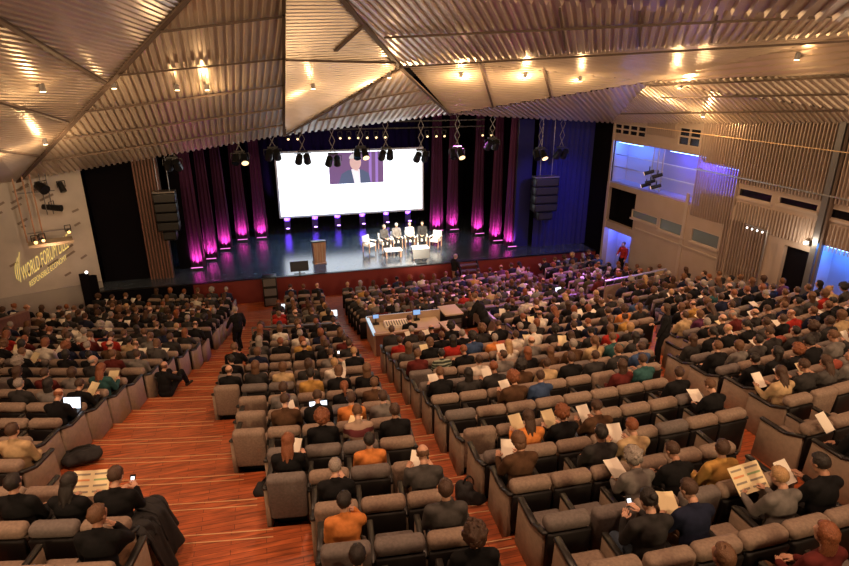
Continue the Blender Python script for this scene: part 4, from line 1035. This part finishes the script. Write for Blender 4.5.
# ------------------------------------------------------------------ seating plan
SEATS = []
def add_row(block, rk, yp, xs, zt):
    for k, x in enumerate(xs):
        SEATS.append(dict(block=block, row=rk, n=k, x=x, yp=yp, y=yp + .44 + sag(x), z=zt, rz=row_turn(x), first=False, last=False))
def span_seats(x0, x1, from_left):
    n = int((x1 - x0 + .02) / PITCH_X)
    return [x0 + PITCH_X * (k + .5) for k in range(n)] if from_left else [x1 - PITCH_X * (k + .5) for k in range(n)]
allrows = [(b, len(ROWS) - i) for i, b in enumerate(ROWS)] + [(b, -(k + 1)) for k, b in enumerate(FRONT)]
for b, rk in allrows:
    zt = tread_z(b + .3); yc = b + .45
    blocks = [('L', span_seats(-12.5, interp(L_EDGE, yc), False)), ('C', span_seats(interp(C_LEFT, yc), C_RIGHT, False)),
              ('R1', span_seats(R1_LEFT, interp(R1_RIGHT, yc), True)), ('R2', span_seats(interp(R1_RIGHT, yc) + .85, 16.0, True))]
    if 14.5 < b < 17.3: blocks[2] = ('R1', span_seats(6.8, interp(R1_RIGHT, yc), True))
    if 13.6 < b < 14.5: blocks[2] = ('R1', [x for x in span_seats(R1_LEFT, interp(R1_RIGHT, yc), True) if x < 4.6 or x > 6.6])
    for name, xs in blocks:
        i0 = len(SEATS); add_row(name, rk, b, xs, zt)
        row = SEATS[i0:]
        if row:
            min(row, key=lambda s: s['x'])['first'] = True; max(row, key=lambda s: s['x'])['last'] = True
PA = at_z(-40, 352, 1.6).to_2d(); PB = at_z(30, 326, 1.3).to_2d()      # the low parapet
def visible(s, zz=1.0, mx=14):
    p = Vector((s['x'], s['y'], s['z'] + zz)); u, v, d = project(p); return d > 1 and -mx * 1.5 < u < 849 + mx * 1.5 and v < 566 + 26
def inside(s):
    q = Vector((s['x'], s['y'])); t = max(0, min(1, (q - PA).dot(PB - PA) / (PB - PA).length_squared))
    if (PA + (PB - PA) * t - q).length < .85 or 0 < t < 1 and (q - PA).cross(PB - PA) * (Vector((0, 0)) - PA).cross(PB - PA) < 0: return False
    w = (Vector((s['x'], s['y'], 0)) - LW0).dot(LWN) * LS
    return w > .55 and s['y'] < 25.0 and s['x'] < 16.0 + (25 - s['y']) * .0577 - .5 and not (s['x'] < -7.2 and s['y'] > 23.5)
SEATS = [s for s in SEATS if visible(s) and inside(s)]
for s in SEATS: s['d'] = (Vector((s['x'], s['y'], s['z'] + 1)) - CAM).length; s['who'] = None

# people seen one by one in the nearer rows: head pixel, hair, colour, top, pose, item
HERO = [
 (18,480,'short','black','black','lap',0),(50,489,'long','black','black','read','news'),(107,484,'short','dark brown','black','phone','phone'),(72,510,'short','brown','black','chin',0),
 (15,430,'short','dark brown','beige','lap',0),(59,405,'bald','auburn','black','write','laptop'),(13,383,'short','grey','charcoal','lap',0),(37,383,'long','black','grey','lap',0),(66,382,'short','dark brown','black','read','paper'),(100,387,'long','auburn','teal','read','paper'),
 (18,367,'long','dark brown','black','lap',0),(49,366,'short','dark brown','maroon','lap',0),(76,366,'bob','dark brown','grey','lap',0),(103,365,'bald','grey','charcoal','rest',0),
 (58,352,'bob','black','black','lap',0),(95,352,'short','black','black','turn',0),(118,350,'short','brown','maroon','lap',0),(145,349,'short','dark brown','grey','lap',0),(167,349,'short','dark brown','charcoal','lap',0),
 (362,511,'short','black','orange','chin',0),(357,478,'short','grey','black','phone','phone'),(408,470,'bald','brown','dark grey','read','paper'),(438,500,'short','dark brown','dark grey','lap',0),(455,552,'curly','dark brown','black','lap',0),(330,556,'short','black','charcoal','lap',0),
 (295,452,'long','auburn','black','read','paper'),(308,433,'curly','auburn','black','lap',0),(350,428,'short','brown','banded','write','paper'),(341,412,'short','dark brown','orange','lap',0),
 (303,405,'short','dark brown','black','write','laptop'),(271,404,'short','dark brown','brown','read','paper'),(270,394,'short','dark brown','grey','lap',0),(349,414,'short','black','orange','lap',0),(381,414,'bun','dark brown','black','lap',0),(375,392,'short','dark brown','grey','lap',0),(342,388,'ponytail','auburn','black','lap',0),(362,388,'short','brown','brown','lap',0),
 (218,375,'bald','brown','black','lap',0),(231,364,'short','black','black','turn',0),(251,362,'long','brown','charcoal','lap',0),(278,366,'bob','brown','beige','lap',0),(302,373,'short','black','yellow','lap',0),(325,366,'short','blond','white','raise','phone'),(348,365,'bob','brown','black','read','paper'),
 (398,348,'short','dark brown','red','lap',0),(416,360,'short','brown','maroon','rest',0),(442,359,'short','black','striped','lap',0),(473,360,'short','dark brown','white','lap',0),(495,355,'short','dark brown','grey','turn',0),(508,351,'long','blond','white','read','paper'),(524,356,'long','auburn','black','lap',0),(545,354,'long','brown','brown','lap',0),(534,358,'short','dark brown','beige','lap',0),
 (439,386,'short','brown','black','read','paper'),(469,382,'long','black','charcoal','lap',0),(505,381,'curly','auburn','brown','read','paper'),(534,380,'short','dark brown','blue','chin',0),(557,412,'curly','auburn','black','read','paper'),(517,424,'long','dark brown','orange','read','paper'),(597,407,'short','dark brown','brown','read','paper'),
 (521,457,'bob','brown','brown','read','paper'),(591,444,'short','black','charcoal','lap',0),(639,431,'short','auburn','beige','read','paper'),(632,468,'curly','grey','grey','write','paper'),(674,446,'short','dark brown','black','write',0),(732,450,'short','dark brown','yellow','rest',0),
 (701,503,'short','dark brown','navy','write','paper'),(654,527,'bun','black','charcoal','phone','phone'),(771,501,'short','blond','grey','read','news'),(717,388,'short','brown','black','write','paper'),(789,386,'long','dark brown','beige','read','paper'),(763,371,'short','black','black','rest',0),(783,362,'long','black','black','lap',0),
 (834,431,'short','black','black','lap','paper'),(843,478,'short','black','black','read','paper'),(741,562,'short','brown','charcoal','lap',0),(815,556,'long','auburn','maroon','lap',0),(841,353,'short','auburn','grey','turn',0),(812,366,'short','dark brown','charcoal','read','paper'),
 (591,358,'short','dark brown','charcoal','lap',0),(568,360,'short','dark brown','black','lap',0),(615,361,'long','dark brown','maroon','lap',0),(668,357,'short','dark brown','black','rest',0),(690,352,'long','dark brown','charcoal','lap',0),(719,350,'short','brown','black','lap',0),
]
cand = [s for s in SEATS]
for s in cand: s['hp'] = project((s['x'], s['y'] - .03, s['z'] + 1.22))
for px, py, st, hc, tp, ps, it in HERO:
    best = min((s for s in cand if s['who'] is None), key=lambda s: (s['hp'][0] - px) ** 2 + (s['hp'][1] - py) ** 2)
    best['who'] = (st, hc, tp, ps, it)
HC = ['black'] * 5 + ['dark brown'] * 10 + ['brown'] * 8 + ['auburn'] * 3 + ['blond'] * 2 + ['grey'] * 3
TP = ['black'] * 22 + ['charcoal'] * 12 + ['dark grey'] * 6 + ['navy'] * 6 + ['grey'] * 4 + ['brown'] * 4 + ['maroon'] * 3 + ['beige'] * 2 + ['white'] * 3 + ['blue', 'olive', 'plum', 'teal', 'red', 'yellow', 'orange', 'striped']
PS = ['lap'] * 6 + ['read'] * 3 + ['write'] * 2 + ['chin', 'cross', 'cross', 'rest', 'rest', 'turn', 'phone']
ST = ['short'] * 11 + ['bob'] * 3 + ['long'] * 4 + ['curly'] * 2 + ['bald'] * 2 + ['bun', 'ponytail']
for s in SEATS:
    if s['who'] is None:
        near = s['hp'][1] > 347
        occ = 0.0 if near else (.93 if s['yp'] < 17.5 else .97)
        if near and s['block'] == 'L' and s['hp'][1] < 362: occ = .5
        if near and s['hp'][1] < 372 and s['block'] in ('R1', 'C', 'R2'): occ = .55
        if rng.random() < occ:
            ps = rng.choice(PS); s['who'] = (rng.choice(ST), rng.choice(HC), rng.choice(TP), ps, 'paper' if ps in ('read', 'write') and rng.random() < .75 else 0)
SEATS.sort(key=lambda s: s['d'])
ORD = ['zeroth', 'first', 'second', 'third', 'fourth', 'fifth', 'sixth', 'seventh', 'eighth', 'ninth', 'tenth', 'eleventh', 'twelfth', 'thirteenth', 'fourteenth', 'fifteenth', 'sixteenth', 'seventeenth', 'eighteenth', 'nineteenth', 'twentieth']
def where(s):
    rowt = ('%s row behind rail' % ORD[s['row']]) if s['row'] > 0 else ('%s row before rail' % ORD[-s['row']])
    o = ORD[min(20, s['n'] + 1)]
    return rowt, {'L': '%s seat left of wide aisle', 'C': '%s seat left of centre aisle', 'R1': '%s seat right of centre aisle', 'R2': '%s seat right of side aisle'}[s['block']] % o
PAPER_ME = {}
def paper_mesh(m):
    if m not in PAPER_ME:
        mb = MB(); w, h = .21, .28
        mb.add([(-w / 2, -h / 2, 0), (0, -h / 2, -.012), (w / 2, -h / 2, 0), (w / 2, h / 2, 0), (0, h / 2, -.012), (-w / 2, h / 2, 0),
                (-w / 2, -h / 2, .006), (0, -h / 2, -.006), (w / 2, -h / 2, .006), (w / 2, h / 2, .006), (0, h / 2, -.006), (-w / 2, h / 2, .006)],
               [(0, 5, 4, 1), (1, 4, 3, 2), (6, 7, 10, 11), (7, 8, 9, 10), (0, 1, 7, 6), (1, 2, 8, 7), (2, 3, 9, 8), (3, 4, 10, 9), (4, 5, 11, 10), (5, 0, 6, 11)])
        PAPER_ME[m] = mb.mesh('paper_sheet', m)
    return PAPER_ME[m]
INK_ME = MB()
for k in range(7): INK_ME.box((-.05, .10 - .03 * k, .0075), (.07, .012, .001)); INK_ME.box((.05, .10 - .03 * k, .0075), (.07, .012, .001))
INK_ME = INK_ME.mesh('print', 'print_ink')
def held(root, kind, s, rowt, seatt):
    Mx = Matrix.Translation(root.location) @ Euler(root.rotation_euler).to_matrix().to_4x4()
    def place(o, loc, rot): o.matrix_world = Mx @ Matrix.Translation(loc) @ Euler(rot).to_matrix().to_4x4(); return o
    if kind == 'paper':
        c = rng.choice(['paper_white', 'paper_white', 'paper_cream'])
        o = link('paper_sheet', paper_mesh(c)); wr = s['who'][3] == 'write'
        place(o, (rng.uniform(-.04, .04), .43, .80 if wr else .84), (.3 if wr else .75, 0, rng.uniform(-.4, .4)))
        tag(o, '%s paper held on %s, %s' % ('white' if c == 'paper_white' else 'cream', rowt, seatt), 'paper', 'papers held by the audience')
    elif kind == 'news':
        n = tag(empty('newspaper'), 'large open newspaper held on %s, %s' % (rowt, seatt), 'newspaper'); place(n, (0, .45, .86), (.75, 0, .1))
        for sx in (-1, 1):
            pg = MB().box((.115 * sx, 0, .01 * abs(sx)), (.23, .32, .006), (0, -.12 * sx, 0)).build('page', 'paper_cream', n)
            for k in range(4):
                m_ = 'print_ink' if k != 1 else ('print_green' if sx > 0 else 'print_orange')
                MB().box((.115 * sx, .11 - .072 * k, .016), (.18, .022, .001), (0, -.12 * sx, 0)).build('print', m_, pg)
    elif kind == 'laptop':
        n = tag(empty('laptop'), 'open laptop on lap, %s, %s' % (rowt, seatt), 'laptop'); place(n, (0, .33, .665), (0, 0, 0))
        MB().box((0, 0, 0), (.34, .24, .02)).build('keyboard_base', 'black_metal', n)
        l_ = MB().box((0, .16, .12), (.34, .015, .24), (-.3, 0, 0)).build('lid', 'black_metal', n); MB().box((0, .150, .12), (.31, .012, .21), (-.3, 0, 0)).build('display', 'display_glow', l_)
        light('POINT', 'laptop_glow', Mx @ Vector((0, .36, .84)), .9, (.75, .88, 1), .1)
    elif kind == 'phone':
        n = tag(empty('mobile_phone'), 'small lit phone held in hand, %s, %s' % (rowt, seatt), 'phone')
        q = (.03, .42, .92) if s['who'][3] == 'phone' else (.10, .04, 1.40); place(n, q, (.9, 0, 0))
        MB().box((0, 0, 0), (.065, .11, .012)).build('case', 'black_metal', n); MB().box((0, 0, .007), (.045, .06, .003)).build('display', 'display_glow', n)
N_SEAT = N_PEOPLE = 0
far_people = []; far_seats = []
PLAIN_NEAR = set()
for s in SEATS:
    rowt, seatt = where(s)
    plain = (s['block'] == 'C' and s['first']) or rng.random() < .16
    u = rng.random(); fabric = 'rust_fabric' if u < .022 else ('grey_fabric' if u < .22 else 'taupe_fabric')
    s['plain'] = plain; s['fab'] = fabric
    if N_SEAT < 300:
        N_SEAT += 1
        seat((s['x'], s['y'], s['z']), s['rz'], '%s padded auditorium seat, %s, %s' % ({'rust_fabric': 'rust red', 'grey_fabric': 'grey', 'taupe_fabric': 'taupe'}[fabric], rowt, seatt), plain, fabric, s['first'], s['last'], 1)
    else: far_seats.append(s)
    if s['who']:
        st, hc, tp, ps, it = s['who']
        if N_PEOPLE < 290:
            N_PEOPLE += 1
            garment = rng.choice(['jacket', 'sweater', 'shirt']) if tp not in ('black', 'navy', 'charcoal') else 'jacket'
            hw = ('%s %s-haired' % (STYLE_W[st], hc)) if st in ('curly', 'long') else '%s-haired' % hc
            lab = '%s person in %s %s, %s, %s' % (hw.replace('dark brown-haired', 'dark-haired'), tp.replace('dark grey', 'dark-grey'), garment, rowt, seatt)
            r_ = person((s['x'] + rng.uniform(-.01, .01), s['y'] + rng.uniform(-.02, .01), s['z']), s['rz'] + rng.uniform(-.06, .06), ps, st, hc, tp, rng.choice(['black', 'charcoal', 'jeans', 'charcoal', 'brown']), rng.choice([0, 0, 1, 1, 1, 2, 2] + [3] * (rng.random() < .3)), rng.uniform(.93, 1.02), lab, 'seated audience members', garment)
            if it: held(r_, it, s, rowt, seatt)
        else: far_people.append(s)

# ------------------------------------------------------------------ the rest of the crowd and rows, too many to count
def mesh_np(me):
    me.calc_loop_triangles(); v = np.empty(len(me.vertices) * 3, np.float32); me.vertices.foreach_get('co', v)
    t = np.empty(len(me.loop_triangles) * 3, np.int32); me.loop_triangles.foreach_get('vertices', t); return v.reshape(-1, 3), t.reshape(-1, 3)
def cut(me, zmin):
    bm = bmesh.new(); bm.from_mesh(me); bmesh.ops.delete(bm, geom=[v for v in bm.verts if v.co.z < zmin], context='VERTS'); r = bpy.data.meshes.new('x'); bm.to_mesh(r); bm.free(); return r
FARP = {}
for ps in ('lap', 'read', 'write', 'chin', 'cross', 'rest', 'turn', 'phone'):
    B = BUILT[ps]; body = cut(B['body'], .60); top = cut(B['top'], .48)
    FARP[ps] = [mesh_np(modded(body, ('DECIMATE', dict(ratio=.035)))), mesh_np(modded(top, ('DECIMATE', dict(ratio=.05))))]
FARH = {k: mesh_np(modded(h.copy(), ('DECIMATE', dict(ratio=.32)))) for k, h in HAIR.items()}
def stuff(name, chunks, material, label, cat):
    V_, T_, C_ = [], [], []; o = 0
    for v, t, c in chunks:
        V_.append(v); T_.append(t + o); C_.append(np.tile(np.array([*c, 1.0], np.float32), (len(v), 1))); o += len(v)
    if not V_: return
    v = np.concatenate(V_); t = np.concatenate(T_); c = np.concatenate(C_)
    me = bpy.data.meshes.new(name); me.vertices.add(len(v)); me.vertices.foreach_set('co', v.ravel())
    me.loops.add(len(t) * 3); me.loops.foreach_set('vertex_index', t.ravel()); me.polygons.add(len(t)); me.polygons.foreach_set('loop_start', np.arange(len(t)) * 3)
    me.polygons.foreach_set('use_smooth', np.ones(len(t), bool)); me.update(calc_edges=True); me.validate()
    a = me.color_attributes.new('tint', 'FLOAT_COLOR', 'POINT'); a.data.foreach_set('color', c.ravel())
    me.materials.append(M(material)); return tag(link(name, me), label, cat, kind='stuff')
def xf(v, mw): m = np.array(mw, np.float32); return v @ m[:3, :3].T + m[:3, 3]
SKC = [(0.62, 0.36, 0.25), (0.54, 0.30, 0.20), (0.42, 0.22, 0.14)]
ch = []; pch = []
pv, pt = mesh_np(paper_mesh('paper_white'))
for s in far_people:
    st, hc, tp, ps, it = s['who']; k = rng.uniform(.94, 1.02)
    if ps not in FARP: ps = 'lap'
    mw = Matrix.Translation((s['x'] + rng.uniform(-.01, .01), s['y'] + rng.uniform(-.03, .02), s['z'])) @ Matrix.Rotation(s['rz'] + rng.uniform(-.08, .08), 4, 'Z') @ Matrix.Scale(k, 4)
    v, t = FARP[ps][0]; ch.append((xf(v, mw), t, rng.choice(SKC)))
    if tp in ('red', 'orange', 'yellow', 'beige') and rng.random() < .6: tp = 'charcoal'
    v, t = FARP[ps][1]; ch.append((xf(v, mw), t, CLOTH.get(tp, (.2, .2, .18))))
    v, t = FARH[st]; ch.append((xf(v, mw @ BUILT[ps]['HM']), t, HAIRC[hc]))
    if it == 'paper': pch.append((xf(pv, mw @ Matrix.Translation((0, .42, .84)) @ Euler((.7, 0, rng.uniform(-.3, .3))).to_matrix().to_4x4()), pt, (.8, .74, .64)))
stuff('distant_audience', ch, 'crowd_cloth', 'dense crowd of seated listeners in the rows nearest the stage', 'crowd')
stuff('distant_papers', pch, 'crowd_cloth', 'papers held among the dense crowd near the stage', 'papers')
sm = MB().box((0, .04, .40), (.47, .5, .14)).mesh('x', 'black_shell'); sb_ = MB().box((0, -.30, .66), (.48, .12, .46), (.12, 0, 0)).mesh('x', 'black_shell')
sr = bevel_mesh(MB().box((0, -.335, .90), (.52, .20, .13)).mesh('x', 'black_shell'), .05, 1); ss_ = MB().box((0, -.40, .55), (.53, .07, .62), (.08, 0, 0)).mesh('x', 'black_shell'); sa = MB().box((.285, -.02, .33), (.055, .66, .62)).mesh('x', 'black_shell')
parts_ = [(mesh_np(sm), 0), (mesh_np(sb_), 0), (mesh_np(sr), 0), (mesh_np(ss_), 1), (mesh_np(sa), 2)]
FC = {'taupe_fabric': (0.245, 0.178, 0.135), 'grey_fabric': (0.145, .122, .112), 'rust_fabric': (.27, .055, .032)}
ch = []
for s in far_seats:
    mw = Matrix.Translation((s['x'], s['y'], s['z'])) @ Matrix.Rotation(s['rz'], 4, 'Z')
    for (v, t), k in parts_: ch.append((xf(v, mw), t, FC[s['fab']] if k == 0 else ((.012, .011, .011) if k == 1 and not s['plain'] else (.26, .19, .14))))
stuff('distant_seats', ch, 'row_fabric', 'rows of padded seats under the dense crowd near the stage', 'seats')
print('SEATS', len(SEATS), 'individual seats', N_SEAT, 'people', N_PEOPLE, 'far people', len(far_people), 'nearest far', far_people[0]['d'] if far_people else None)

# ------------------------------------------------------------------ people on their own
looks = [('short', 'grey', 'dark grey'), ('short', 'white', 'grey'), ('bald', 'grey', 'white'), ('short', 'dark brown', 'charcoal')]
for (x, y, rz), (st, hc, tp), lab in zip(PANEL[1:5], looks, ('first panel speaker from the lectern, leaning on white armchair', 'second panel speaker from the lectern in grey suit', 'third panel speaker from the lectern in pale shirt', 'fourth panel speaker from the lectern in dark suit')):
    person((x, y, SZ + .0), rz, 'lap', st, hc, tp, 'charcoal', 0, .98, lab, None)
p = floor_pt(240, 352, 1); person((p.x, p.y, tread_z(p.y - sag(p.x))), .55, 'walk', 'short', 'grey', 'black', 'black', 1, 1.0, 'grey-haired man in black suit walking down the wide aisle', None)
person((8.2, 24.9, 0), -1.2, 'stand', 'short', 'grey', 'black', 'beige', 1, 1.0, 'person in black jacket standing before stage beside the steps', None)
person((6.0, 15.3, tread_z(15.2)), .6, 'bend', 'short', 'brown', 'black', 'black', 1, 1.02, 'person in black bending forward beside the equipment case', None)
p = floor_pt(168, 398, 2); person((p.x, p.y, tread_z(p.y - sag(p.x))), -.5, 'floor', 'bald', 'brown', 'black', 'black', 1, 1.02, 'bald man in black suit sitting on the wide aisle step', None)
p = floor_pt(773, 342, 2.0); yq = p.y - sag(p.x); p.x = interp(R1_RIGHT, yq) + .40; person((p.x, yq + sag(p.x), tread_z(yq)), .8, 'stand', 'long', 'dark brown', 'black', 'black', 1, .98, 'long-haired person in black coat standing in the side aisle', None)
person((16.3, 23.6, 0.35), 1.8, 'stand', 'short', 'dark brown', 'red', 'black', 1, 1.0, 'person in red standing in the blue lit doorway', None)
person((3.9, 16.35, dz0), .0, 'phone', 'short', 'dark brown', 'black', 'black', 1, 1.0, 'operator in black seated at the control desk', None)

# ------------------------------------------------------------------ bags and coats
def sack(name, loc, rz, dims, m, label, cat, strap=True, seed=1):
    r_ = tag(empty(name, loc, rz), label, cat); q = random.Random(seed); mb = MB()
    for k in range(7): mb.ell((q.uniform(-.25, .25) * dims[0], q.uniform(-.25, .25) * dims[1], dims[2] * q.uniform(.25, .55)), (dims[0] * q.uniform(.3, .5), dims[1] * q.uniform(.3, .5), dims[2] * q.uniform(.3, .45)))
    me = modded(mb.mesh('x', m), ('REMESH', dict(mode='VOXEL', voxel_size=.025, use_smooth_shade=True)), ('SMOOTH', dict(factor=.5, iterations=3)))
    from mathutils import noise as nz_
    for v in me.vertices: v.co += Vector(nz_.noise_vector(v.co * 9 + Vector((seed, 0, 0)))) * .03 + Vector(nz_.noise_vector(v.co * 3.5)) * .05
    z0 = min(v.co.z for v in me.vertices)
    for v in me.vertices: v.co.z -= z0
    me.materials.clear(); me.materials.append(M(m)); link('bag_body' if strap else 'cloth', me, r_)
    if strap:
        pts = [Vector((dims[0] * .3 * math.cos(t), dims[1] * .2, dims[2] * (.75 + .35 * math.sin(t)))) for t in [PI * i / 6 for i in range(7)]]; mb = MB()
        for a, b in zip(pts, pts[1:]): mb.bar(a, b, .03, .012)
        mb.build('strap', 'black_metal', r_); MB().box((0, -dims[1] * .42, dims[2] * .4), (dims[0] * .5, .03, dims[2] * .3)).build('pocket', m, r_)
    return r_
p = floor_pt(84, 467, 3.0); sack('shoulder_bag', p, .3, (.6, .4, .22), 'canvas_black', 'soft black bag on the wide aisle step beside seat end', 'bag', True, 3)
se = min((s for s in SEATS if s['block'] == 'L' and s['last']), key=lambda s: abs(s['yp'] - 5.37))
coat = tag(empty('draped_coat', (se['x'] + PITCH_X / 2, se['y'], se['z']), se['rz']), 'black coat draped over the seat end beside wide aisle', 'coat')
def drape(y0, y1, drop, flare, seed, inner):
    n, k = 18, 12; vs_ = []; q = random.Random(seed); ph = q.uniform(0, 6)
    for j in range(k + 1):
        v = j / k
        for i in range(n + 1):
            u = i / n; y = y0 + (y1 - y0) * u; fold = math.sin(u * 15 + ph + v * 1.3) + .5 * math.sin(u * 31 + v * 2)
            d = drop * (1 - .25 * abs(u - .45) - .06 * math.sin(u * 9 + ph))
            out = .05 + flare * v ** .8 + .035 * fold * (.25 + v)
            x = (-.12 + .17 * min(1, v * 4)) if v < .25 else out + .0
            z = .76 - .10 * (u - .3) if v < .12 else .76 - d * (v - .12) / .88
            vs_.append((x if not inner else -x * .5, y + .03 * math.sin(v * 5 + i), max(.02, z)))
    fs_ = [(j * (n + 1) + i, j * (n + 1) + i + 1, (j + 1) * (n + 1) + i + 1, (j + 1) * (n + 1) + i) for j in range(k) for i in range(n)]
    me = modded(MB().add(vs_, fs_).mesh('x', 'canvas_black', True), ('SOLIDIFY', dict(thickness=.03, offset=0)), ('SUBSURF', dict(levels=1, render_levels=1)))
    return me
link('coat_body', drape(-.42, .22, .72, .26, 3, False), coat); link('sleeve', drape(-.05, .30, .55, .16, 8, False), coat); link('collar', drape(-.44, -.1, .2, .10, 5, False), coat)
p = floor_pt(272, 497, 3.3); sack('handbag', p, .2, (.4, .35, .32), 'canvas_black', 'small black handbag on the step beside the middle block', 'bag', True, 8)
p = floor_pt(470, 508, 3.3); sack('rucksack', p, .2, (.3, .35, .5), 'canvas_black', 'upright black rucksack by the first seat right of centre aisle', 'bag', True, 12)

# laptops glowing on laps among the front rows
for px, py, lab in ((252, 300, 'glowing laptop in front rows left of the wide aisle'), (329, 321, 'glowing laptop at front end of the middle block'),
                    (401, 291, 'glowing laptop in front rows beyond the control desk'), (567, 280, 'glowing laptop in rows before the blue curtain')):
    q = min(far_people, key=lambda s: (s['hp'][0] - px) ** 2 + (s['hp'][1] - py) ** 2)
    c_, s_ = math.cos(q['rz']), math.sin(q['rz'])
    n = tag(empty('laptop', (q['x'] + .22 * c_ - .30 * s_, q['y'] + .22 * s_ + .30 * c_, q['z'] + .665), q['rz']), lab, 'laptop')
    MB().box((0, 0, 0), (.34, .24, .02)).build('keyboard_base', 'black_metal', n)
    l_ = MB().box((0, .16, .13), (.36, .015, .26), (-.3, 0, 0)).build('lid', 'black_metal', n); MB().box((0, .150, .13), (.33, .012, .23), (-.3, 0, 0)).build('display', 'display_glow', l_)
